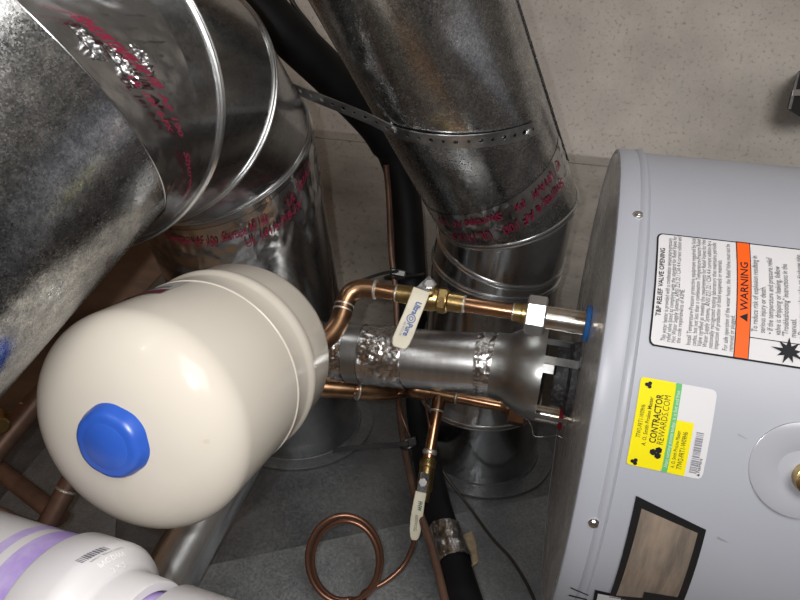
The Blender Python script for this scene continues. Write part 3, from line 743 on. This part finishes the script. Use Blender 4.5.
# lap seam running along the straight section (thin raised strip on the right side)
sa = hit_cyl(571, 160, U0, UD, CR); nv_ = (sa - U0); nv_ = (nv_ - UD * nv_.dot(UD)).normalized(); tv_ = UD.cross(nv_)
g = G(); b0_ = U0 + nv_ * (CR + 0.001) ; g.box(b0_ + UD * (UL * .5 + 0.08), UD * (UL * .5 + 0.02), tv_ * 0.012, nv_ * 0.0012); g.build('lap_seam', 'galv_straight', duct, smooth=False)
# tape with red lettering
def ductfn(c, n, R, off):
    e1_, e2_ = basis(c, n)
    def fn(u, v): return c + n * v + (e1_ * math.cos(u) + e2_ * math.sin(u)) * (R + off)
    return fn
def duct_uv(x, y, c, n, R):
    p = hit_cyl(x, y, c, n, R) - c; e1_, e2_ = basis(c, n); v = p.dot(n); q = p - n * v
    return math.atan2(q.dot(e2_), q.dot(e1_)), v
def tape(c, n, R, u0, u1, v0, v1, amp, parent, mt='film', nu=120, nv=16, sl=0.0, sc_=45, tilt=0.0):
    fn0 = ductfn(c, n, R, 0); e1_, e2_ = basis(c, n); loops = []
    for i in range(nv + 1):
        l = []
        for k in range(nu + 1):
            u = u0 + (u1 - u0) * k / nu; v = v0 + (v1 - v0) * i / nv + tilt * (u - (u0 + u1) / 2)
            p = c + n * v + (e1_ * math.cos(u) + e2_ * math.sin(u)) * R
            nz = max(0.0, abs(noise.noise(p * sc_)) * 1.3 + abs(noise.noise(p * sc_ * 2.7)) * .6 - 0.25) * min(1.0, min(i, nv - i) / 3)
            l.append(c + n * v + (e1_ * math.cos(u) + e2_ * math.sin(u)) * (R + 0.0005 + amp * nz))
        loops.append(l)
    g = G(); g.loft(loops, closed=False); return g.build('tape', mt, parent, ang=25)
ul_, vl_ = duct_uv(470, 190, U0, UD, CR); ur_, vr_ = duct_uv(553, 155, U0, UD, CR)
cu0, cu1 = -1.25, 1.25
tp = tape(U0, UD, CR, cu0, cu1, 0.050, 0.115, 0.0032, duct, tilt=0.006)
dirsgn = 1 if ur_ > ul_ else -1
def rp(c, n, R, off, ustart, vbase, sgn_u, sgn_v, tilt=0.0):
    f = ductfn(c, n, R, off)
    return lambda u, v: f(ustart + sgn_u * u / R, vbase + sgn_v * v + tilt * (sgn_u * u / R))
g = G()
um, vm = duct_uv(500, 210, U0, UD, CR)
uR, vR = duct_uv(556, 180, U0, UD, CR)
# the lettering stands on its head: it starts at the right-hand edge and runs left
ff = rp(U0, UD, CR, 0.0026, uR + dirsgn * 0.10, 0.078, -dirsgn, -1, 0.006)
put_text(g, 'Shurtape AF 100', ff, 0.0, 0.0, 0.026, 0.125, 0.02); put_text(g, 'UL 181A-P', ff, 0.145, 0.0, 0.026, 0.075, 0.02)
ff2 = rp(U0, UD, CR, 0.0026, uR + dirsgn * 0.16, 0.108, -dirsgn, -1, 0.006)
put_text(g, 'UL 181A-P/B-FX', ff2, 0.0, 0.0, 0.021, 0.105, 0.02); put_text(g, 'Shurtape AF 100', ff2, 0.125, 0.0, 0.021, 0.115, 0.02)
g.build('tape_lettering', 'red', tp)
for (x, y) in ((466, 70),):
    p = hit_cyl(x, y, U0, UD, CR)
# perforated strap -------------------------------------------------------------------
on = [(395, 129), (412, 134.5), (430, 138), (450, 140), (470, 140), (490, 138.5), (510, 135), (528, 130), (534, 127)]
pts3 = []; nrm = []
for x, y in on:
    p = hit_cyl(x, y, U0, UD, CR); q = p - U0; nn = (q - UD * q.dot(UD)).normalized(); pts3.append(p + nn * 0.0035); nrm.append(UD)
d_c = PX(pts3[0])[2]
free = [P(285, 84, d_c + 0.02), P(305, 93, d_c + 0.015), P(335, 105, d_c + 0.008), P(365, 117, d_c + 0.003)]
allp = smooth_path(free + pts3, 10)
# resample by length
cum = [0]
for i in range(1, len(allp)): cum.append(cum[-1] + (allp[i] - allp[i - 1]).length)
def at_len(s):
    for i in range(1, len(cum)):
        if cum[i] >= s:
            t = (s - cum[i - 1]) / max(cum[i] - cum[i - 1], 1e-9); return allp[i - 1].lerp(allp[i], t)
    return allp[-1]
ns = int(cum[-1] / 0.0165); step = cum[-1] / ns; g = G(); SW = 0.0098
for i in range(ns):
    s0_ = i * step; big = 0.0036 if i % 2 else 0.0028
    def sp_(a, b):   # a along (0..1), b across (-1..1)
        p = at_len(s0_ + a * step); tg = (at_len(s0_ + a * step + 0.004) - at_len(max(s0_ + a * step - 0.004, 0))).normalized()
        wdir = (UD - tg * UD.dot(tg)).normalized(); return p + wdir * b * SW
    outer = [(0, -1), (.5, -1), (1, -1), (1, 0), (1, 1), (.5, 1), (0, 1), (0, 0)]
    angs = [PI * 1.25, PI * 1.5, PI * 1.75, 0, PI * .25, PI * .5, PI * .75, PI]
    inner = [(.5 + big / step * math.cos(a), big / SW * math.sin(a)) for a in angs]
    vs_ = [sp_(*q) for q in outer] + [sp_(*q) for q in inner]
    nn = (vs_[2] - vs_[0]).cross(vs_[6] - vs_[0]).normalized() * 0.0009
    top = [p + nn for p in vs_]; bot = [p - nn for p in vs_]
    fs_ = []
    for k in range(8):
        j = (k + 1) % 8
        fs_ += [(k, j, 8 + j, 8 + k), (16 + j, 16 + k, 24 + k, 24 + j), (8 + k, 8 + j, 24 + j, 24 + k)]
    fs_ += [(0, 1, 17, 16), (1, 2, 18, 17), (4, 5, 21, 20), (5, 6, 22, 21)]
    if i == 0: fs_ += [(6, 7, 23, 22), (7, 0, 16, 23)]
    if i == ns - 1: fs_ += [(2, 3, 19, 18), (3, 4, 20, 19)]
    g.add(top + bot, fs_)
strap = thing('hanger_strap', 'perforated steel hanger strap wrapped across the centre duct', 'strap', allp[0])
g.build('perforated_band', 'strap', strap, ang=30)
for x, y in ((527, 132), (395, 128)):
    p = hit_cyl(x, y, U0, UD, CR); q = p - U0; nn = (q - UD * q.dot(UD)).normalized()
    g = G(); g.lathe(p + nn * 0.002, nn, [(0, 0.006), (0.003, 0.006), (0.0045, 0.004)], 6); g.build('screw', 'steel', strap, ang=25)

# ------------------------------------------------------------------ left duct
lend = on_plenum(300, 420)
ld = thing('round_duct', 'large round galvanised duct with gored elbow above the cream tank, upper left', 'duct', lend)
s1 = R3(-11, 78, 0.451, (0.478, -0.790, 0.384), 0.152)
r1 = R3(49, 89, 0.525, (0.0, -0.430, 0.90), 0.150)
r2 = R3(158, 99, 0.688, (0.245, 0.108, 0.963), 0.146)
r3 = R3(216, 147, 0.855, (0.202, 0.543, 0.815), 0.140)
r4 = (lend - PN * 0.005, -PN, 0.137)
lmid = r3[0].lerp(lend, 0.25)
ldir_ = (lend - r3[0]).normalized()
SD = s1[1]
s0r = (s1[0] - SD * 0.9, SD, 0.152)
loft_rings([s0r, (s1[0] - SD * 0.4, SD, 0.152), s1], 96).build('straight_section', 'galv_near', ld)
loft_rings([s1, r1], 96).build('elbow_gore', 'galv', ld)
loft_rings([r1, r2], 96).build('elbow_gore', 'galv', ld)
loft_rings([r2, r3], 96).build('elbow_gore', 'galv', ld)
loft_rings([r3, (lmid, (r3[1] + ldir_ * 2).normalized(), 0.139), (r3[0].lerp(lend, 0.7), ldir_, 0.138), r4], 96).build('lower_section', 'galv', ld)
for r_ in (r1, r2, r3): bead(*r_, ld, r=0.0022, gap=0.0028)
g = G(); g.torus(s1[0], s1[1], s1[2], 0.0007, 96, 6); g.build('tape_edge', 'bead', ld)
g = G(); g.lathe(lend, PN, [(0.0, 0.168), (0.003, 0.168), (0.0036, 0.165), (0.004, 0.142), (0.010, 0.1385), (0.010, 0.136)], 96, caps=False); g.build('flange', 'plenum', ld)
# tape between straight section and elbow: follows the first gore
def gorefn(ra, rb, off):
    ea = basis(*ra[:2]); eb = basis(*rb[:2])
    def fn(u, v):
        a = ra[0] + (ea[0] * math.cos(u) + ea[1] * math.sin(u)) * (ra[2] + off)
        b = rb[0] + (eb[0] * math.cos(u) + eb[1] * math.sin(u)) * (rb[2] + off)
        return a.lerp(b, v)
    return fn
def px_to_gore(x, y, ra, rb, u0=-1.4, u1=1.4):
    f = gorefn(ra, rb, 0.0); best = (1e9, 0, 0)
    for i in range(121):
        for j in range(21):
            u = u0 + (u1 - u0) * i / 120; v = j / 20; q = PX(f(u, v)); e = (q[0] - x) ** 2 + (q[1] - y) ** 2
            if e < best[0]: best = (e, u, v)
    return best[1], best[2]
fnl = gorefn(s1, r1, 0.0)
e1l, _ = basis(*s1[:2])
loops = []; nu, nv = 150, 18
for i in range(nv + 1):
    v = -0.0 + 0.72 * i / nv; l = []
    for k in range(nu + 1):
        u = -1.45 + 2.9 * k / nu; p = fnl(u, v)
        nz = max(0.0, abs(noise.noise(p * 60)) * 1.3 + abs(noise.noise(p * 150)) * .6 - 0.22)
        up_ = px_cr = noise.noise(p * 9)
        amp = 0.0010 + 0.0035 * max(0.0, up_)
        l.append(gorefn(s1, r1, 0.0012 + amp * nz)(u, v))
    loops.append(l)
g = G(); g.loft(loops, closed=False); tp = g.build('tape', 'film', ld, ang=25)
g = G()
def gore_text(s, xa, ya, xb, yb, ra, rb, hgt, off, bold=0.02, flip=1):
    """lettering from pixel a to pixel b on a gore"""
    (ua, va), (ub, vb) = px_to_gore(xa, ya, ra, rb), px_to_gore(xb, yb, ra, rb)
    f = gorefn(ra, rb, off); Lm = (f(ua, va) - f(ub, vb)).length
    nrm_ = (f(ua, 1) - f(ua, 0)).length
    put_text(g, s, lambda u, v: f(ua + (ub - ua) * u / Lm, va + (vb - va) * u / Lm + flip * v / max(nrm_, 0.02)), 0, 0, hgt, Lm, bold)
gore_text('AF 100', 150, 94, 174, 136, s1, r1, 0.0125, 0.0050, 0.04)
gore_text('UL 181 B-FX', 122, 76, 162, 130, s1, r1, 0.0125, 0.0050, 0.04)
gore_text('SHURTAPE AF 100', 66, 14, 150, 88, s1, r1, 0.020, 0.0060, 0.06)
gore_text('UL 181A-P', 40, 8, 78, 22, s1, r1, 0.020, 0.0060, 0.05)
gore_text('Shurtape', 177, 150, 182, 196, s1, r1, 0.016, 0.0050, 0.04)
g.build('tape_lettering', 'red', tp)
# crumpled, folded bits of tape at the joint
for (x, y, sz, sd) in ((126, 66, 0.016, 1), (88, 42, 0.012, 5), (142, 60, 0.012, 13)):
    u, v = px_to_gore(x, y, s1, r1); f = lambda a, b, o: gorefn(s1, r1, o)(u + a, v + b)
    loops = []
    for i in range(13):
        l = []
        for k in range(19):
            a = (k / 18 - .5) * sz / 0.075; b = (i / 12 - .5) * sz * 5
            nz = noise.noise(V((k * .45 + sd, i * .5, sd * 1.7))); ed = min(i, 12 - i, k, 18 - k) / 6
            l.append(f(a, b, 0.0016 + 0.011 * max(0, nz + .25) * min(ed, 1.0)))
        loops.append(l)
    g = G(); g.loft(loops, closed=False); g.build('tape_wrinkle', 'film', tp, ang=15)
# tape around the top of the lower section
r3b = (r3[0].lerp(lend, 0.16), (r3[1] + ldir_).normalized(), 0.1398)
loops = []
for i in range(17):
    l = []
    for k in range(121):
        u = -1.35 + 2.7 * k / 120; p = gorefn(r3, r3b, 0)(u, 0.18 + 0.75 * i / 16)
        nz = max(0.0, abs(noise.noise(p * 40)) * 1.3 + abs(noise.noise(p * 110)) * .6 - 0.25) * min(1.0, min(i, 16 - i) / 3)
        l.append(gorefn(r3, r3b, 0.0004 + 0.0030 * nz)(u, 0.12 + 0.80 * i / 16))
    loops.append(l)
g = G(); g.loft(loops, closed=False); tp2 = g.build('tape', 'film', ld, ang=25)
g = G()
gore_text('Shurtape AF 100', 222, 240, 268, 222, r3, r3b, 0.018, 0.0045, flip=-1)
gore_text('UL 181A-P/B-FX', 246, 246, 300, 205, r3, r3b, 0.018, 0.0045, flip=-1)
gore_text('Shurtape AF 100', 168, 236, 218, 243, r3, r3b, 0.018, 0.0045, flip=-1)
gore_text('UL 181A-P', 286, 205, 308, 168, r3, r3b, 0.018, 0.0045, flip=-1)
g.build('tape_lettering', 'red', tp2)

# ------------------------------------------------------------------ insulated line set and wires
bp_ = smooth_path([P(216, -50, 1.02), P(279, 25, 1.08), P(337, 82, 1.17), P(385, 137, 1.27), P(405, 195, 1.33), P(410, 260, 1.34), P(413, 340, 1.32), P(420, 420, 1.24), P(434, 495, 1.09), P(450, 550, 0.985), P(468, 610, 0.885), P(484, 660, 0.82)], 8)
isu = thing('insulated_pipe', 'thick black foam insulated pipe running behind the copper lines', 'pipe', bp_[-1])
g = G(); g.tube(bp_, [0.040 if PX(p)[1] < 150 else (0.034 if PX(p)[1] < 330 else 0.026) for p in bp_], 28); g.build('foam_sleeve', 'black', isu)
ia = [p for p in bp_ if 528 < PX(p)[1] < 566]
if len(ia) > 1: crumple(ia[0], ia[-1] - ia[0], (ia[-1] - ia[0]).length, 0.0265, 0.005, 8, 48, 10, 70).build('foil_wrap', 'foil', isu, ang=20)
g = G(); g.tube(smooth_path([P(386, 165, 1.25), P(389, 200, 1.27), P(391, 250, 1.27), P(396, 300, 1.26), P(398, 390, 1.2), P(404, 445, 1.1), P(416, 500, 1.0), P(431, 545, 0.925), P(446, 605, 0.83), P(455, 650, 0.77)], 8), 0.0062, 12)
g.build('copper_line', 'copper_dull', None, 'thin brown copper line hugging the black insulated pipe', 'pipe')
g = G(); g.tube(smooth_path([P(280, -30, 1.3), P(293, 3, 1.33), P(311, 27, 1.36), P(330, 55, 1.4), P(356, 85, 1.42), P(380, 110, 1.44)], 8), 0.0055, 10)
g.build('cable', 'blackpl', None, 'thin black cable above the insulated pipe, top of picture', 'cable')
g = G(); g.tube(smooth_path([P(434, 440, 1.16), P(442, 470, 1.15), P(470, 508, 1.115), P(492, 538, 1.07), P(512, 560, 1.04), P(530, 590, 0.99), P(545, 630, 0.93)], 8), 0.0028, 8)
g.build('thermostat_wire', 'wire', None, 'thin dark wire lying on the sheet metal beside the foam scrap', 'wire')
g = G(); g.tube(smooth_path([P(424, 396, 1.02), P(427, 412, 1.03), P(430, 435, 1.05), P(429, 450, 1.08)], 6), 0.0018, 8)
g.build('thin_wire', 'tube', None, 'fine brown wire hanging from the copper tee', 'wire')
g = G(); g.tube(smooth_path([P(396, 386, 1.06), P(400, 410, 1.07), P(408, 432, 1.07), P(414, 446, 1.08)], 6), 0.0018, 8)
g.build('thin_wire', 'tube', None, 'fine brown wire crossing the thin copper line', 'wire')
ct = thing('cable_tie', 'long black cable tie with its tail pointing at the cream tank', 'cable tie', P(410, 441, 1.03))
tail = smooth_path([P(333, 451, 1.0), P(352, 448, 1.01), P(380, 445.5, 1.02), P(402, 444, 1.03), P(412, 441, 1.03)], 6)
g = G(); g.ribbon(tail, [D((0, 1, 0))] * len(tail), 0.0036, 0.0010); g.build('tail', 'blackpl', ct)
g = G(); g.box(P(412, 441, 1.03), D((1, -.1, 0)).normalized() * 0.007, D((.1, 1, 0)).normalized() * 0.007, D((0, 0, 1)) * 0.006); g.build('head', 'blackpl', ct, bevel=0.001)
g = G(); g.torus(P(408, 444, 1.07), D((.3, 1, .3)).normalized(), 0.014, 0.0026, 32, 6); g.build('loop', 'blackpl', ct)
ct = thing('cable_tie', 'black cable tie looping over the bright copper elbow', 'cable tie', P(398, 272, 0.9))
tail = smooth_path([P(331, 313, 0.86), P(340, 298, 0.85), P(358, 283, 0.85), P(380, 274, 0.87), P(398, 271, 0.9)], 6)
g = G(); g.ribbon(tail, [D((.3, .6, .6))] * len(tail), 0.0022, 0.0010); g.build('tail', 'blackpl', ct)
g = G(); g.box(P(398, 273, 0.92), D((1, .2, 0)).normalized() * 0.012, D((-.2, 1, 0)).normalized() * 0.0055, D((0, 0, 1)) * 0.01); g.build('head', 'blackpl', ct, bevel=0.002)
g = G(); g.torus(P(404, 276, 1.30), D((.1, 1, .1)).normalized(), 0.041, 0.0045, 40, 6); g.build('loop', 'blackpl', ct)
g = G(); g.tube(smooth_path([P(528, 420, 0.97), P(532, 428, 0.96), P(534, 436, 0.95), P(545, 437, 0.94), P(556, 435.5, 0.92), P(566, 440, 0.90), P(575, 444.5, 0.885), P(584, 445.5, 0.875)], 6), 0.0010, 8)
g.build('bent_wire', 'steel', None, 'fine bare steel wire bent along the heater top under the draft hood', 'wire')
fo = G(); base = [(460, 536), (472, 530), (477, 545), (479, 562), (471, 567), (466, 556)]
d_f = PX(on_plenum(467, 550))[2]
fr = [on_plenum(x, y, 0.022) for x, y in base]; bk = [on_plenum(x, y + 2, 0.001) for x, y in base]
fo.loft([bk, fr], True, True); fo.build('foam_scrap', 'foam', None, 'torn tan foam scrap beside the black insulated pipe', 'foam scrap', smooth=False, bevel=0.003)

# copper coil ------------------------------------------------------------------------
cpts = [P(414.5, 537, 0.975), P(412, 548, 0.978), P(403, 566, 0.975), P(385, 582, 0.965), P(365, 592, 0.955)]
rad = 37
for i in range(40):
    t = math.radians(60) - i / 39 * 2 * PI * 1.95
    k = i / 39; rx_ = 39 - 8 * k; ry_ = 46 - 8 * k
    cpts.append(P(343 + 2 * k + rx_ * math.cos(t), 559 + 3 * k + ry_ * math.sin(t), 0.955 - 0.03 * math.sin(k * PI)))
cpts += [P(365, 602, 0.94), P(352, 625, 0.90)]
g = G(); g.tube(smooth_path(cpts, 5), 0.0042, 10)
g.build('copper_coil', 'tube', None, 'coiled thin copper tube hanging from the drain valve lever', 'tube')

# ------------------------------------------------------------------ lower left: PVC, copper, wood
PK = 1.32
pc = P(62, 615, 0.468); pa = D((0.93, 0.094, -0.353)).normalized()
pv = thing('pvc_pipe', 'white plastic pipe and reducer with purple primer stains, bottom left', 'pipe', pc - UP * 0.1)
g = G(); g.lathe(pc, pa, [(-0.52800, 0.05610), (0.01584, 0.05610)], 64); g.build('pipe', 'pvc', pv)
g = G(); g.lathe(pc, pa, [(-0.02706, 0.05663), (-0.00132, 0.05663)], 64, caps=False); pr = g.build('primer_band', 'primer', pv, label='purple primer stain')
g = G(); g.lathe(pc, pa, [(-0.04752, 0.05650), (-0.03696, 0.05650)], 64, caps=False); g.build('primer_band', 'primer', pv, label='purple primer stain')
g = G(); g.lathe(pc, pa, [(0, .0566), (0, .061), (.0025, .0623), (.033, .0623), (.037, .0618), (.044, .058), (.050, .050), (.053, .0468), (.056, .046), (.080, .0455), (.082, .0445), (.082, .038), (.07, .0378)], 72)
red_ = g.build('reducer', 'pvc', pv)
g = G(); g.lathe(pc, pa, [(.06, .0365), (.105, .0365)], 48); g.build('purple_stub', 'primer', pv)
g = G(); g.lathe(pc, pa, [(.098, .037), (.098, .045), (.1, .0465), (.25, .0465)], 48); g.build('coupling', 'pvc', pv)
def pvfn(R, off):
    e1_, e2_ = basis(pc, pa)
    return lambda u, v: pc + pa * v + (e1_ * math.cos(u) + e2_ * math.sin(u)) * (R + off)
def pv_uv(x, y, R):
    p = hit_cyl(x, y, pc, pa, R) - pc; e1_, e2_ = basis(pc, pa); v = p.dot(pa); q = p - pa * v
    return math.atan2(q.dot(e2_), q.dot(e1_)), v
uA, vA = pv_uv(75, 561, 0.0472 * PK); uB, vB = pv_uv(103, 547, 0.0472 * PK)
f0 = pvfn(0.0472 * PK, 0.0004)
g = G(); random.seed(2); t = 0.0
while t < 1:
    dt = random.choice((0.03, 0.05, 0.08)); fb = lambda s, h: f0(uA + (uB - uA) * s, vA + (vB - vA) * s + h)
    patch(g, fb, t, min(t + dt, 1), 0.0, 0.0075, 1, 1); t += dt + random.choice((0.025, 0.04))
g.build('barcode', 'inkgrey', red_)
g = G(); put_text(g, 'PVC-I  ASTM D2665', lambda s, h: f0(uA + (uB - uA) * s, vA + (vB - vA) * s + h), 0.15, 0.0100, 0.0028, 1.2); g.build('small_print', 'inkgrey', red_)
uC, vC = pv_uv(118, 580, 0.0465 * PK); uD, vD = pv_uv(146, 566, 0.0450 * PK)
g = G(); f1 = lambda s, h: None
def f1(s, h):
    hh = 0.0470 + h; R_ = 0.0624 - 0.75 * max(0, hh - 0.0365); return pvfn(R_, 0.0014)(uC + (uD - uC) * s, hh)
put_text(g, '3 x 2', f1, 0.7, 0.004, 0.005, 0.7, 0.02); put_text(g, 'PVC DWV', f1, 0.45, -0.003, 0.005, 1.2, 0.02); g.build('raised_lettering', 'emboss', red_)

cg = thing('copper_branch', 'dull copper pipe with a tee fitting left of the cream tank dome', 'water pipe', P(50, 520, 0.9))
g = G(); g.tube([P(-30, 444, 0.98), P(0, 470, 0.95), P(62, 519, 0.90)], 0.0135, 20); g.build('pipe', 'copper_dull', cg)
g = G(); g.tube([P(82, 460, 0.92), P(58, 505, 0.90), P(30, 556, 0.88)], 0.0150, 20); g.build('tee', 'copper_dull', cg)
g = G(); g.tube([P(90, 445, 0.93), P(20, 575, 0.87)], 0.0125, 20); g.build('cross_pipe', 'copper_dull', cg)
solder(P(66, 490, 0.906), (P(82, 460, .92) - P(30, 556, .88)).normalized(), 0.0152, cg); solder(P(41, 536, 0.887), (P(82, 460, .92) - P(30, 556, .88)).normalized(), 0.0152, cg)
cg2 = thing('copper_pipe', 'dull copper pipe with a round valve end beside the wooden board', 'water pipe', P(0, 448, 0.9))
g = G(); g.tube([P(80, 350, 0.98), P(36, 402, 0.93), P(-30, 482, 0.86)], 0.0165, 22); g.build('pipe', 'copper_dull', cg2)
solder(P(30, 409, 0.925), (P(80, 350, .98) - P(-30, 482, .86)).normalized(), 0.0165, cg2)
g = G(); g.lathe(P(0, 424, 0.86), D((0.5, 0.2, -0.8)), [(-0.03, 0.012), (0.0, 0.013), (0.006, 0.013), (0.009, 0.010)], 28); g.build('valve_end', 'brass', cg2)
g = G(); g.tube(smooth_path([P(-30, 497, 0.8), P(0, 510, 0.8), P(20, 519, 0.81), P(37, 524, 0.83)], 6), 0.0042, 10); g.build('capillary_tube', 'copper_dull', None, 'thin copper tube just above the white plastic pipe', 'tube')

g = G()
w0, w1 = P(-75, 492, 1.04), P(175, 225, 1.04); wl_ = (w1 - w0).normalized()
wn = (CAM - (w0 + w1) / 2); wn = (wn - wl_ * wn.dot(wl_)).normalized(); wt = wl_.cross(wn)
g.box((w0 + w1) / 2, wl_ * ((w1 - w0).length / 2), wt * 0.040, wn * 0.019)
g.build('wooden_board', 'wood', None, 'rough brown wooden board between the big duct and cream tank', 'board', smooth=False, bevel=0.003)

# ------------------------------------------------------------------ black box at the right edge
bb = thing('wall_bracket', 'black plastic box with a bright metal strip on the concrete wall, right edge', 'bracket', P(815, 95, 1.32))
def extr(pxs, d0, d1):
    g = G(); g.loft([[P(x, y, d1) for x, y in pxs], [P(x, y, d0) for x, y in pxs]], True, True); return g
dw = 1.36
extr([(797.5, 71), (840, 68), (850, 112), (800, 117), (791, 112), (786.5, 109)], dw - 0.07, dw).build('body', 'blackpl', bb, smooth=False, bevel=0.004)
extr([(793, 89.5), (845, 88), (845, 95), (792, 96)], dw - 0.075, dw - 0.05).build('metal_strip', 'steel', bb, smooth=False, bevel=0.001)
extr([(797.5, 72), (800, 72), (791, 109), (788, 109)], dw - 0.074, dw - 0.05).build('side_lip', 'strap', bb, smooth=False)
